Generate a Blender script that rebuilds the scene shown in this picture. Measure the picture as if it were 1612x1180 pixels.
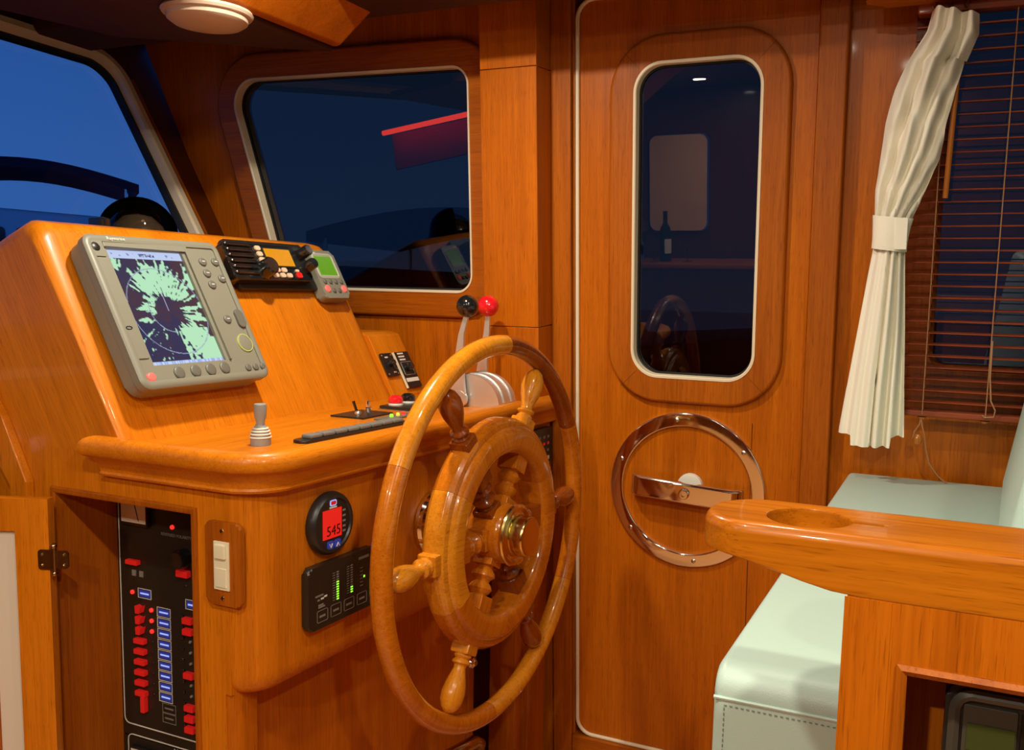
import bpy, bmesh, math, random
from mathutils import Matrix, Vector, noise
random.seed(7)
PI = math.pi
sc = bpy.context.scene
COL = sc.collection
for o in list(bpy.data.objects):
    bpy.data.objects.remove(o)

# ------------------------------------------------------------------ camera
# world: X aft, Y starboard, Z up
yaw, pitch, roll = math.radians(24.16), math.radians(6.74), math.radians(-1.34)
FW = Vector((-math.sin(yaw)*math.cos(pitch), math.cos(yaw)*math.cos(pitch), -math.sin(pitch)))
R0 = Vector((math.cos(yaw), math.sin(yaw), 0)); U0 = R0.cross(FW)
RT = R0*math.cos(roll) - U0*math.sin(roll); UP = RT.cross(FW)
cd = bpy.data.cameras.new('camera'); cam = bpy.data.objects.new('camera', cd); COL.objects.link(cam)
cd.sensor_fit = 'HORIZONTAL'; cd.sensor_width = 36.0; cd.lens = 1457.0/1612.0*36.0
cd.shift_x = -(862-806)/1612.0; cd.shift_y = (628-590)/1612.0; cd.clip_start = .02; cd.clip_end = 200
mw = Matrix((RT, UP, -FW)).transposed().to_4x4(); mw.translation = (0, 0, 1.4)
cam.matrix_world = mw
sc.camera = cam

# ------------------------------------------------------------------ world: dusk sky
w = bpy.data.worlds.new('dusk_sky'); sc.world = w; w.use_nodes = True
nt = w.node_tree; nt.nodes.clear()
tc = nt.nodes.new('ShaderNodeTexCoord'); sp = nt.nodes.new('ShaderNodeSeparateXYZ'); rp = nt.nodes.new('ShaderNodeValToRGB')
bg = nt.nodes.new('ShaderNodeBackground'); ou = nt.nodes.new('ShaderNodeOutputWorld')
nt.links.new(tc.outputs['Generated'], sp.inputs[0]); nt.links.new(sp.outputs['Z'], rp.inputs[0])
rp.color_ramp.elements[0].position = 0.0; rp.color_ramp.elements[0].color = (.034, .125, .41, 1)
rp.color_ramp.elements[1].position = .45; rp.color_ramp.elements[1].color = (.008, .060, .29, 1)
nt.links.new(rp.outputs[0], bg.inputs[0]); bg.inputs[1].default_value = 1.0; nt.links.new(bg.outputs[0], ou.inputs[0])

# ------------------------------------------------------------------ exposure and lamps
sc.view_settings.view_transform = 'Standard'; sc.view_settings.look = 'None'
sc.view_settings.exposure = 0.0; sc.view_settings.gamma = 1.0; sc.view_settings.use_curve_mapping = False
WARM = (1.0, .90, .71)
LAMPS = [  # x, y, z, watts   recessed ceiling downlights; the last two are added fill
    (.38, .22, 2.165, 17.0), (-.55, .20, 2.165, 13.0), (-1.06, 1.42, 2.165, 15.5), (-.30, 1.15, 2.165, 5.0),
    (-1.45, -.75, 2.165, 12.0), (-.35, -.85, 2.165, 22.0)]
for i, (x, y, z, p) in enumerate(LAMPS):
    l = bpy.data.lights.new('downlight_beam', 'AREA'); l.shape = 'DISK'; l.size = .07; l.energy = p; l.color = WARM
    o = bpy.data.objects.new('downlight_beam', l); COL.objects.link(o); o.location = (x, y, z-.004)

# ------------------------------------------------------------------ materials
MATS = {}
def newmat(name):
    m = bpy.data.materials.new(name); m.use_nodes = True; MATS[name] = m
    return m, m.node_tree, m.node_tree.nodes['Principled BSDF']
def plain(name, c, rough=.5, metal=0, coat=0, emit=None, es=0, bump=0, bs=60, spec=.5):
    m, t, b = newmat(name)
    b.inputs['Base Color'].default_value = (*c, 1); b.inputs['Roughness'].default_value = rough; b.inputs['Metallic'].default_value = metal
    b.inputs['Coat Weight'].default_value = coat; b.inputs['Coat Roughness'].default_value = .08
    b.inputs['Specular IOR Level'].default_value = spec
    if emit:
        b.inputs['Emission Color'].default_value = (*emit, 1); b.inputs['Emission Strength'].default_value = es
    co = t.nodes.new('ShaderNodeTexCoord'); n = t.nodes.new('ShaderNodeTexNoise'); n.inputs['Scale'].default_value = bs
    t.links.new(co.outputs['Object'], n.inputs['Vector'])
    mr = t.nodes.new('ShaderNodeMapRange'); mr.inputs['To Min'].default_value = max(.02, rough-.05); mr.inputs['To Max'].default_value = rough+.05
    t.links.new(n.outputs[0], mr.inputs[0]); t.links.new(mr.outputs[0], b.inputs['Roughness'])
    if bump:
        bp = t.nodes.new('ShaderNodeBump'); bp.inputs['Strength'].default_value = bump; bp.inputs['Distance'].default_value = .002
        t.links.new(n.outputs[0], bp.inputs['Height']); t.links.new(bp.outputs[0], b.inputs['Normal'])
    return m
def wood(name, dark, light, axis='y', rough=.38, coat=.06, fine=95, crough=.06):
    m, t, b = newmat(name)
    co = t.nodes.new('ShaderNodeTexCoord'); oi = t.nodes.new('ShaderNodeObjectInfo')
    ad = t.nodes.new('ShaderNodeVectorMath'); ad.operation = 'ADD'
    t.links.new(co.outputs['Object'], ad.inputs[0])
    rm = t.nodes.new('ShaderNodeMath'); rm.operation = 'MULTIPLY'; rm.inputs[1].default_value = 13.0
    t.links.new(oi.outputs['Random'], rm.inputs[0]); t.links.new(rm.outputs[0], ad.inputs[1])
    def nz(across, along, detail, dist):
        mp = t.nodes.new('ShaderNodeMapping'); s = [across]*3; s['xyz'.index(axis)] = along
        mp.inputs['Scale'].default_value = s; n = t.nodes.new('ShaderNodeTexNoise'); n.inputs['Scale'].default_value = 1
        n.inputs['Detail'].default_value = detail; n.inputs['Distortion'].default_value = dist; n.inputs['Roughness'].default_value = .6
        t.links.new(ad.outputs[0], mp.inputs[0]); t.links.new(mp.outputs[0], n.inputs['Vector']); return n
    a = nz(fine*2.1, 5.0, 6, .25); c = nz(16, .9, 3, .5); g = nz(fine*6, 22, 2, 0)
    r1 = t.nodes.new('ShaderNodeValToRGB'); e = r1.color_ramp.elements
    e[0].position = .36; e[0].color = (*dark, 1); e[1].position = .64; e[1].color = (*light, 1)
    mx = t.nodes.new('ShaderNodeMath'); mx.operation = 'MULTIPLY_ADD'; mx.inputs[1].default_value = .5
    h = t.nodes.new('ShaderNodeMath'); h.operation = 'MULTIPLY'; h.inputs[1].default_value = .5
    t.links.new(c.outputs[0], h.inputs[0]); t.links.new(a.outputs[0], mx.inputs[0]); t.links.new(h.outputs[0], mx.inputs[2])
    t.links.new(mx.outputs[0], r1.inputs[0])
    # pores: short dark flecks along the grain
    r2 = t.nodes.new('ShaderNodeValToRGB'); r2.color_ramp.elements[0].position = .30; r2.color_ramp.elements[0].color = (.45, .40, .36, 1)
    r2.color_ramp.elements[1].position = .44; r2.color_ramp.elements[1].color = (1, 1, 1, 1)
    t.links.new(g.outputs[0], r2.inputs[0])
    mm = t.nodes.new('ShaderNodeMix'); mm.data_type = 'RGBA'; mm.blend_type = 'MULTIPLY'; mm.inputs[0].default_value = .6
    t.links.new(r1.outputs[0], mm.inputs[6]); t.links.new(r2.outputs[0], mm.inputs[7]); t.links.new(mm.outputs[2], b.inputs['Base Color'])
    b.inputs['Roughness'].default_value = rough; b.inputs['Coat Weight'].default_value = coat; b.inputs['Coat Roughness'].default_value = crough
    b.inputs['Specular IOR Level'].default_value = .22
    return m
def glass(name, tint, ior=1.45):
    m, t, b = newmat(name); t.nodes.remove(b); out = t.nodes['Material Output']
    tr = t.nodes.new('ShaderNodeBsdfTransparent'); tr.inputs[0].default_value = (*tint, 1)
    gl = t.nodes.new('ShaderNodeBsdfGlossy'); gl.inputs['Roughness'].default_value = 0.0; gl.inputs[0].default_value = (1, 1, 1, 1)
    ge = t.nodes.new('ShaderNodeNewGeometry'); dt = t.nodes.new('ShaderNodeVectorMath'); dt.operation = 'DOT_PRODUCT'
    t.links.new(ge.outputs['Incoming'], dt.inputs[0]); t.links.new(ge.outputs['Normal'], dt.inputs[1])
    def mth(op, *ins):
        n = t.nodes.new('ShaderNodeMath'); n.operation = op
        for i, v in enumerate(ins):
            if isinstance(v, (int, float)): n.inputs[i].default_value = v
            else: t.links.new(v, n.inputs[i])
        return n.outputs[0]
    c = mth('ABSOLUTE', dt.outputs['Value']); p5 = mth('POWER', mth('SUBTRACT', 1.0, c), 5.0)   # Schlick reflection, same from both sides
    f0 = ((ior-1)/(ior+1))**2; sch = mth('MULTIPLY_ADD', p5, 1-f0, f0)
    mx = t.nodes.new('ShaderNodeMixShader'); fr_out = sch
    t.links.new(fr_out, mx.inputs[0]); t.links.new(tr.outputs[0], mx.inputs[1]); t.links.new(gl.outputs[0], mx.inputs[2])
    t.links.new(mx.outputs[0], out.inputs[0]); return m
TD, TL = (.37, .083, .0013), (.57, .144, .0035)
wood('teak_y', TD, TL, 'y'); wood('teak_x', TD, TL, 'x'); wood('teak_z', TD, TL, 'z')
FD, FL = (.30, .066, .0015), (.47, .118, .004)
wood('frame_y', FD, FL, 'y', coat=.0, rough=.45); wood('frame_x', FD, FL, 'x', coat=.1, rough=.42); wood('frame_z', FD, FL, 'z', coat=.4)
wood('console_x', (.50, .130, .002), (.70, .205, .006), 'x', coat=.15, rough=.36); wood('console_y', (.50, .130, .002), (.70, .205, .006), 'y', coat=.15, rough=.36)
wood('console_z', (.46, .110, .002), (.64, .175, .005), 'z', coat=.15, rough=.36)
wood('wheel_pale', (.55, .17, .006), (.72, .27, .016), 'x', coat=1, rough=.25, crough=.03, fine=60)
wood('wheel_amber', (.44, .105, .003), (.60, .175, .008), 'x', coat=1, rough=.25, crough=.03, fine=60)
wood('wheel_red', (.20, .036, .002), (.30, .060, .003), 'x', coat=1, rough=.25, crough=.03, fine=60)
wood('blind_wood', (.22, .040, .012), (.32, .065, .020), 'x', coat=.2, rough=.4)
wood('counter_wood', (.31, .076, .0018), (.50, .145, .005), 'x', coat=.25, rough=.3, fine=80, crough=.04)
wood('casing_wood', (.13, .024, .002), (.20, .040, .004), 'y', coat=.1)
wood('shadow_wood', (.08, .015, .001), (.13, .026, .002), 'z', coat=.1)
plain('cream_trim', (.78, .66, .47), .4)
plain('cream_panel', (.72, .62, .50), .45)
plain('chrome', (.86, .84, .80), .06, 1)
plain('steel_brushed', (.74, .72, .68), .26, 1)
plain('satin_grey', (.30, .30, .28), .45, .1)
plain('key_grey', (.17, .165, .15), .4)
plain('cast_metal', (.80, .80, .78), .34, .85)
plain('brass', (.76, .55, .20), .20, 1)
plain('brass_dark', (.45, .33, .16), .22, 1)
plain('black_gloss', (.010, .010, .010), .12, 0, .6)
plain('black_satin', (.014, .013, .012), .38)
plain('black_panel', (.020, .017, .012), .30)
plain('red_gloss', (.78, .012, .018), .12, 0, .8)
plain('red_plastic', (.60, .015, .012), .3, emit=(1, .02, .015), es=.16)
plain('grey_case', (.215, .21, .165), .40, bump=.05, bs=900)
plain('grey_button', (.13, .125, .105), .45)
plain('grey_pale', (.42, .42, .36), .4)
plain('red_lit_button', (.6, .10, .08), .4, emit=(1, .12, .10), es=.7)
plain('peach_key', (.62, .42, .28), .4, emit=(1, .6, .35), es=.12)
plain('white_print', (.75, .73, .66), .5)
plain('dim_print', (.22, .20, .17), .5)
plain('amber_lcd', (.02, .01, .0), .25, emit=(1, .38, .008), es=.80)
plain('green_lcd', (.01, .02, .0), .25, emit=(.145, .38, .012), es=.85)
plain('red_lcd', (.02, .0, .0), .25, emit=(1, .02, .014), es=.75)
plain('lcd_digit', (.05, 0, 0), .4)
plain('blue_label', (.02, .03, .2), .4, emit=(.05, .10, .80), es=.16)
plain('blue_label_text', (.4, .5, .8), .4, emit=(.25, .38, 1), es=.75)
plain('red_led', (.5, .01, .01), .3, emit=(1, .03, .02), es=2.0)
plain('green_led', (.05, .4, .02), .3, emit=(.35, 1, .04), es=1.3)
plain('amber_led', (.5, .3, .02), .3, emit=(1, .55, .05), es=1.0)
plain('teal_vinyl', (.46, .60, .535), .42, bump=.12, bs=500, spec=.4)
plain('teal_thread', (.20, .27, .22), .6)
plain('curtain_cotton', (.86, .81, .68), .85, bump=.25, bs=700)
plain('cord', (.42, .20, .09), .7)
wood('wand_wood', (.42, .12, .015), (.52, .17, .025), 'y', coat=.4)
plain('ivory_plastic', (.78, .71, .50), .35)
plain('white_nylon', (.74, .72, .64), .4)
plain('frosted_lens', (.62, .47, .36), .35)
plain('compass_card', (.045, .036, .026), .25)
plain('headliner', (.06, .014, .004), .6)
plain('floor_teak', (.52, .22, .07), .4)
plain('rubber_black', (.008, .008, .008), .6)
plain('canvas_navy', (.004, .010, .035), .8)
plain('hull_grey', (.80, .85, .90), .5)
plain('dark_hull', (.008, .010, .014), .6)
plain('water_dark', (.004, .01, .02), .15)
plain('shade_fabric', (.85, .50, .33), .9)
plain('streak_red', (.3, .02, .02), .5, emit=(1, .10, .06), es=4.5)
plain('streak_sheet_red', (.80, .25, .20), .9)
plain('bottle_glass', (.01, .018, .012), .06, 0, .5)
plain('oven_glass', (.012, .010, .006), .08, 0, .5)
plain('oven_grey', (.045, .040, .030), .35)
plain('oven_print', (.035, .048, .010), .3)
plain('green_tick', (.35, .36, .10), .4, emit=(.4, .42, .08), es=.35)
glass('window_glass', (.97, .98, .99)); glass('tinted_glass', (.38, .275, .225), 1.62); glass('dome_glass', (.80, .74, .66))
glass('drink_glass', (.9, .9, .9))
def M(name): return MATS[name]

# ------------------------------------------------------------------ geometry helpers
def fr(o, ex, ey):
    ex = Vector(ex).normalized(); ey = Vector(ey); ey = (ey-ex*ey.dot(ex)).normalized(); ez = ex.cross(ey)
    m = Matrix((ex, ey, ez)).transposed().to_4x4(); m.translation = Vector(o); return m
def rpoly(pts, r=0, off=0, n=6):
    N = len(pts); rr = r if isinstance(r, (list, tuple)) else [r]*N; out = []
    P = [Vector(p) for p in pts]; L = []
    for i in range(N):
        a, b = P[i], P[(i+1) % N]; d = (b-a).normalized(); nn = Vector((d.y, -d.x)); L.append((a+nn*off, d))
    for i in range(N):
        (p1, d1), (p2, d2) = L[i-1], L[i]
        cr = d1.x*d2.y-d1.y*d2.x
        t = ((p2-p1).x*d2.y-(p2-p1).y*d2.x)/cr; c = p1+d1*t
        R = rr[i]+(off if cr > 0 else -off)
        if rr[i] <= 0 or R <= 1e-4: out += [c.copy()]*(n+1) if rr[i] > 0 else [c]; continue
        ang = math.atan2(cr, d1.dot(d2)); tl = R*math.tan(abs(ang)/2)
        s = c-d1*tl; nn = Vector((-d1.y, d1.x))*(1 if cr > 0 else -1); ce = s+nn*R
        a0 = math.atan2((s-ce).y, (s-ce).x)
        for k in range(n+1):
            a = a0+ang*k/n; out.append(ce+Vector((math.cos(a), math.sin(a)))*R)
    return [(p.x, p.y) for p in out]
def rrect(x0, x1, y0, y1, r, off=0, n=6): return rpoly([(x0, y0), (x1, y0), (x1, y1), (x0, y1)], r, off, n)
class B:
    def __init__(s): s.bm = bmesh.new()
    def add(s, tmp, mat=None):
        if mat is not None: bmesh.ops.transform(tmp, matrix=mat, verts=tmp.verts)
        me = bpy.data.meshes.new('t'); tmp.to_mesh(me); s.bm.from_mesh(me); bpy.data.meshes.remove(me); tmp.free(); return s
    def box(s, x0, x1, y0, y1, z0, z1, bev=0, seg=2, mat=None):
        return s.prism([(x0, y0), (x1, y0), (x1, y1), (x0, y1)], z0, z1, bev, seg, mat)
    def prism(s, pts, z0, z1, bev=0, seg=2, mat=None, top_only=False):
        t = bmesh.new(); lo = [t.verts.new((p[0], p[1], z0)) for p in pts]; hi = [t.verts.new((p[0], p[1], z1)) for p in pts]
        n = len(pts); t.faces.new(lo[::-1]); f = t.faces.new(hi)
        for i in range(n): t.faces.new((lo[i], lo[(i+1) % n], hi[(i+1) % n], hi[i]))
        if bev:
            es = [e for e in t.edges if not top_only or all(v.co.z > max(z0, z1)-1e-6 for v in e.verts)]
            if top_only or n > 8: es = [e for e in es if abs(e.verts[0].co.z-e.verts[1].co.z) < 1e-6]
            bmesh.ops.bevel(t, geom=es, offset=bev, segments=seg, profile=.5, affect='EDGES', clamp_overlap=True)
        return s.add(t, mat)
    def plate(s, outer, holes, z0, z1, mat=None):
        t = bmesh.new()
        loops = []
        for z in (z0, z1):
            es = []; ls = []
            for lp in [outer]+holes:
                vs = [t.verts.new((p[0], p[1], z)) for p in lp]; ls.append(vs)
                for i in range(len(vs)): es.append(t.edges.new((vs[i], vs[(i+1) % len(vs)])))
            bmesh.ops.triangle_fill(t, use_beauty=True, edges=es, normal=(0, 0, 1 if z == z1 else -1)); loops.append(ls)
        for a, b in zip(*loops):
            for i in range(len(a)):
                j = (i+1) % len(a); t.faces.new((a[i], a[j], b[j], b[i]))
        bmesh.ops.recalc_face_normals(t, faces=t.faces)
        return s.add(t, mat)
    def ring(s, pts, radii, prof, n=8, mat=None):
        t = bmesh.new(); Ls = []
        for o, h in prof: Ls.append([t.verts.new((p[0], p[1], h)) for p in rpoly(pts, radii, o, n)])
        K = len(Ls); m = len(Ls[0])
        for k in range(K):
            a, b = Ls[k], Ls[(k+1) % K]
            for i in range(m):
                j = (i+1) % m
                try: t.faces.new((a[i], a[j], b[j], b[i]))
                except ValueError: pass
        bmesh.ops.remove_doubles(t, verts=t.verts, dist=1e-6)
        bmesh.ops.recalc_face_normals(t, faces=t.faces); return s.add(t, mat)
    def lathe(s, prof, seg=24, mat=None, closed=False, a0=0, a1=2*PI):
        t = bmesh.new(); full = abs(a1-a0-2*PI) < 1e-6; N = seg if full else seg+1; rows = []
        for r, h in prof:
            if r < 1e-6: rows.append([t.verts.new((0, 0, h))]*N)
            else: rows.append([t.verts.new((r*math.cos(a0+(a1-a0)*i/seg), r*math.sin(a0+(a1-a0)*i/seg), h)) for i in range(N)])
        K = len(rows)
        for k in range(K if closed else K-1):
            a, b = rows[k], rows[(k+1) % K]
            for i in range(seg):
                j = (i+1) % N; vs = []
                for v in (a[i], a[j], b[j], b[i]):
                    if v not in vs: vs.append(v)
                if len(vs) > 2:
                    try: t.faces.new(vs)
                    except ValueError: pass
        if not full and closed:
            t.faces.new([r[0] for r in rows]); t.faces.new([r[-1] for r in rows][::-1])
        bmesh.ops.recalc_face_normals(t, faces=t.faces); return s.add(t, mat)
    def tube(s, pts, r, seg=8, closed=False, mat=None):
        t = bmesh.new(); P = [Vector(p) for p in pts]; n = len(P); rr = r if isinstance(r, (list, tuple)) else [r]*n
        rows = []; up = None
        for i in range(n):
            if closed: d = (P[(i+1) % n]-P[i-1])
            else: d = P[min(i+1, n-1)]-P[max(i-1, 0)]
            d.normalize()
            if up is None: up = d.orthogonal().normalized()
            up = (up-d*up.dot(d)).normalized(); sd = d.cross(up)
            rows.append([t.verts.new(P[i]+(up*math.cos(2*PI*k/seg)+sd*math.sin(2*PI*k/seg))*rr[i]) for k in range(seg)])
        for i in range(n if closed else n-1):
            a, b = rows[i], rows[(i+1) % n]
            for k in range(seg): t.faces.new((a[k], a[(k+1) % seg], b[(k+1) % seg], b[k]))
        if not closed: t.faces.new(rows[0][::-1]); t.faces.new(rows[-1])
        bmesh.ops.recalc_face_normals(t, faces=t.faces); return s.add(t, mat)
    def ball(s, c, r, u=20, v=14, sx=1, sy=1, sz=1):
        t = bmesh.new(); bmesh.ops.create_uvsphere(t, u_segments=u, v_segments=v, radius=r)
        return s.add(t, Matrix.Translation(c) @ Matrix.Diagonal((sx, sy, sz, 1)))
    def grid(s, rows):
        t = bmesh.new(); V = [[t.verts.new(p) for p in r] for r in rows]
        for i in range(len(V)-1):
            for j in range(len(V[0])-1): t.faces.new((V[i][j], V[i][j+1], V[i+1][j+1], V[i+1][j]))
        return s.add(t)
    def mesh(s, name, ang=38):
        bm = s.bm
        for f in bm.faces: f.smooth = True
        lim = math.radians(ang)
        for e in bm.edges:
            e.smooth = len(e.link_faces) == 2 and e.calc_face_angle(0) < lim
        me = bpy.data.meshes.new(name); bm.to_mesh(me); bm.free(); return me
def link(name, data, parent=None, mat=None):
    o = bpy.data.objects.new(name, data); COL.objects.link(o)
    if parent is not None: o.parent = parent
    if mat is not None: o.matrix_local = mat
    return o
def obj(name, b, m, parent=None, mat=None, ang=38):
    me = b.mesh(name, ang); me.materials.append(M(m)); o = link(name, me, parent, mat)
    wm = o.modifiers.new('face_normals', 'WEIGHTED_NORMAL'); wm.keep_sharp = True
    return o
def tag(o, label, cat, group=None):
    o['label'] = label; o['category'] = cat
    if group: o['group'] = group
    return o
def thing(name, label, cat, mat=None, group=None): return tag(link(name, None, None, mat), label, cat, group)
def struct(o): o['kind'] = 'structure'; return o
def clone(o, parent, mat):
    c = o.copy(); COL.objects.link(c); c.parent = parent; c.matrix_local = mat; return c
def T(x, y, z): return Matrix.Translation((x, y, z))
def RZ(a): return Matrix.Rotation(a, 4, 'Z')
def RX(a): return Matrix.Rotation(a, 4, 'X')
def RY(a): return Matrix.Rotation(a, 4, 'Y')
def text(s, size, m, parent, mat, name='lettering', ext=.0004, align='CENTER'):
    c = bpy.data.curves.new(name, 'FONT'); c.body = s; c.size = size; c.extrude = ext; c.align_x = align; c.align_y = 'CENTER'; c.resolution_u = 2
    o = bpy.data.objects.new(name, c); COL.objects.link(o); bpy.context.view_layer.update()
    me = bpy.data.meshes.new_from_object(o.evaluated_get(bpy.context.evaluated_depsgraph_get())); bpy.data.objects.remove(o); bpy.data.curves.remove(c)
    me.materials.clear(); me.materials.append(M(m)); return link(name, me, parent, mat)
def disc_profile(r, h, bev): return [(0, 0), (r, 0), (r, h-bev), (r-bev*.3, h-bev*.3), (r-bev, h), (0, h)]

# frames
TH = math.radians(4.06)
WU = Vector((0, -math.sin(TH), math.cos(TH)))
WALL = fr((0, 2.3, 1.1), (1, 0, 0), WU)             # local x aft, y up the leaning wall, z inboard
PS = Vector((-.21, 0, .39)).normalized()
PANEL = fr((-1.36, 0, 1.11), (0, 1, 0), PS)         # sloping instrument panel: x starboard, y up the slope, z out
FEX = Vector((.042, .9991, 0))
def fascia(Y, z=0): return fr((-1.06+.042*(Y-1.2), Y, z), FEX, (0, 0, 1))   # console fascia: x starboard, y up, z aft
SIDE = fr((0, 1.185, 0), (1, 0, 0), (0, 0, 1))      # console port side: x aft, y up, z to port
I4 = Matrix.Identity(4)

# ================================================================== SETTING
fl = struct(obj('floor', B().box(-3.2, 1.7, -1.4, 2.45, -.05, 0), 'floor_teak'))
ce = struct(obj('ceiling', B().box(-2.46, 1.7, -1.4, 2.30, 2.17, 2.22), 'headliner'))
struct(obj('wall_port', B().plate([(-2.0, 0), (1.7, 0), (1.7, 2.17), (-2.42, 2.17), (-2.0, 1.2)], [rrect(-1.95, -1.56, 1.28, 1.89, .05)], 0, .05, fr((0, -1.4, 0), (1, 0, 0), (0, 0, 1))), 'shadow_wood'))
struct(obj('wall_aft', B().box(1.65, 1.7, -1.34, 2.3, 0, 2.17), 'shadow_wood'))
# starboard wall
SW = [(-1.862, .288), (-1.235, .288), (-1.235, .885), (-2.005, .885)]   # side window opening (slanted forward edge)
SW = [(-1.905, .288), (-1.247, .288), (-1.247, .888), (-2.072, .905)]
SWR = [.055, .05, .05, .075]
DO = (-.95, -.345, -.975, 1.03)
ws = struct(obj('wall_starboard', B().plate([(-2.0, -1.1), (1.66, -1.1), (1.66, 1.07), (-2.43, 1.07), (-2.02, .10)],
     [rpoly(SW, SWR, 0, 8), [(DO[0], DO[2]), (DO[1], DO[2]), (DO[1], DO[3]), (DO[0], DO[3])], rrect(-.075, 1.2, .14, .93, .04)], -.05, 0), 'teak_y', None, WALL))

def surround(parent, name, pts, radii, wd, h, m='frame_y', inner=0.0):
    return obj(name, B().ring(pts, radii, [(inner, -.005), (inner, h-.002), (inner+.002, h), (wd-.010, h), (wd-.005, h-.0015), (wd-.0015, h-.005), (wd, h-.010), (wd, -.001)], 10), m, parent)
# window_1 : side window forward of the door
w1 = struct(link('window_1', None, None, WALL))
surround(w1, 'window_surround', SW, SWR, .072, .022, 'frame_x')
obj('window_seal', B().ring(SW, SWR, [(-.005, -.012), (-.005, .0225), (-.003, .0245), (.0012, .0245), (.0012, -.012)], 10), 'cream_trim', w1)
obj('gasket', B().ring(SW, SWR, [(-.010, -.014), (-.010, -.003), (-.004, -.003), (-.004, -.014)], 10), 'rubber_black', w1)
obj('pane', B().prism(rpoly(SW, SWR, -.004, 8), -.012, -.007), 'tinted_glass', w1)
# wall rails below the side window
t5 = struct(link('trim_5', None, None, WALL))
obj('panel_board', B().box(-1.99, -1.172, -.2, .2135, .0005, .006, .002), 'teak_y', t5)

# door
d1 = struct(link('door_1', None, None, WALL))
obj('leaf', B().plate(rrect(DO[0]+.012, DO[1]-.004, DO[2]+.012, DO[3]-.012, .035), [rrect(-.785, -.468, .085, .858, .07)], -.045, 0), 'teak_y', d1)
DW = [(-.785, .085), (-.468, .085), (-.468, .858), (-.785, .858)]
surround(d1, 'window_surround', DW, .07, .066, .017, 'frame_y')
for (p, q) in (((-.785, .858), (-.833, .906)), ((-.468, .858), (-.420, .906)), ((-.785, .085), (-.833, .037)), ((-.468, .085), (-.420, .037))):
    c_ = Vector((-.6265, .4715)); f1 = Vector(p).lerp(Vector(q), -.30); f2 = Vector(p).lerp(Vector(q), .60)
    obj('mitre_line', B().tube([(f1.x, f1.y, .0169), (f2.x, f2.y, .0169)], .0005, 4), 'shadow_wood', d1)
obj('window_seal', B().ring(DW, .07, [(-.006, -.016), (-.006, .0165), (-.004, .0185), (.0015, .0185), (.0015, -.016)], 10), 'cream_trim', d1)
obj('gasket', B().ring(DW, .07, [(-.011, -.018), (-.011, -.007), (-.005, -.007), (-.005, -.018)], 10), 'rubber_black', d1)
obj('pane', B().prism(rpoly(DW, .07, -.005, 8), -.016, -.011), 'tinted_glass', d1)
obj('seam_strip', B().box(-.4705, -.4690, -.93, -.02, -.001, .0012), 'shadow_wood', d1)
# latch: polished ring, bow handle, nylon boss
RC = (-.636, -.212)
lr = obj('latch_ring', B().lathe([(.171, 0), (.171, .006), (.1725, .0085), (.175, .0095), (.203, .0095), (.2055, .0085), (.207, .006), (.207, 0)], 72, None, True), 'chrome', d1, T(RC[0], RC[1], 0))
scw = None
for k in range(6):
    a = math.radians(38+60*k); mt = T(.189*math.cos(a), .189*math.sin(a), .009)
    if scw is None: scw = obj('screw', B().lathe([(0, .003), (.004, .0025), (.006, .001), (.006, -.002)], 14), 'steel_brushed', lr, mt)
    else: clone(scw, lr, mt)
obj('latch_boss', B().lathe(disc_profile(.034, .014, .004), 32), 'white_nylon', d1, T(RC[0]+.012, RC[1]+.014, 0))
HB = Matrix.Translation((RC[0]+.004, RC[1]+.004, .014)) @ RZ(-.055)
hp = [(-.148, 0), (-.140, .022), (-.120, .034), (.120, .034), (.140, .022), (.148, 0), (.135, 0), (.128, .014), (.115, .024), (-.115, .024), (-.128, .014), (-.135, 0)]
lh = obj('latch_handle', B().prism([(p[0], p[1]) for p in hp], -.027, .027, .006, 3, RX(PI/2)), 'chrome', d1, HB @ RX(0))
obj('pivot_bolt', B().lathe([(0, .006), (.006, .006), (.006, .010), (.011, .010), (.014, .006), (.014, 0)], 24), 'chrome', lh, T(.004, 0, .034))
# door gasket (white bead) and jambs
t1 = struct(obj('trim_1', B().tube([(DO[1]+.002, DO[2]+.008, .004)]+[(DO[0]+.054-.045*math.cos(a), DO[2]+.053-.045*math.sin(a), .004) for a in [PI/2-PI/2*i/8 for i in range(9)]]+[(DO[0]+.054-.045*math.cos(a), DO[3]-.053+.045*math.sin(a), .004) for a in [PI/2*i/8 for i in range(9)]]+[(DO[1]+.002, DO[3]-.008, .004)], .0055, 10), 'cream_trim', None, WALL))
t1['label'] = 'cream rubber bead around the side door'
t2 = struct(link('trim_2', None, None, WALL))     # door jamb boards
obj('jamb_board', B().box(-1.012, -.955, -1.09, 1.06, .0005, .016, .004), 'frame_y', t2)
obj('jamb_board', B().box(-.344, -.279, -1.09, 1.06, .0005, .034, .006, 3), 'frame_y', t2)
obj('sill_board', B().box(-.954, -.345, -1.09, -.972, .0005, .02, .006), 'frame_x', t2)
obj('door_stop', B().plate([(DO[0]-.03, DO[2]-.03), (DO[1]+.03, DO[2]-.03), (DO[1]+.03, DO[3]+.03), (DO[0]-.03, DO[3]+.03)], [[(DO[0]+.03, DO[2]+.03), (DO[1]-.03, DO[2]+.03), (DO[1]-.03, DO[3]-.03), (DO[0]+.03, DO[3]-.03)]], -.062, -.0515), 'casing_wood', t2)
# pilaster between the side window and the door: three veneered panels with open joints
t3 = struct(link('trim_3', None, None, WALL))
for (a, b_) in ((.0, .208), (.2095, .8575), (.859, 1.05)):
    obj('panel', B().box(-1.170, -1.0115, a, b_, .001, .10, .0012, 1), 'teak_y', t3)
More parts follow.
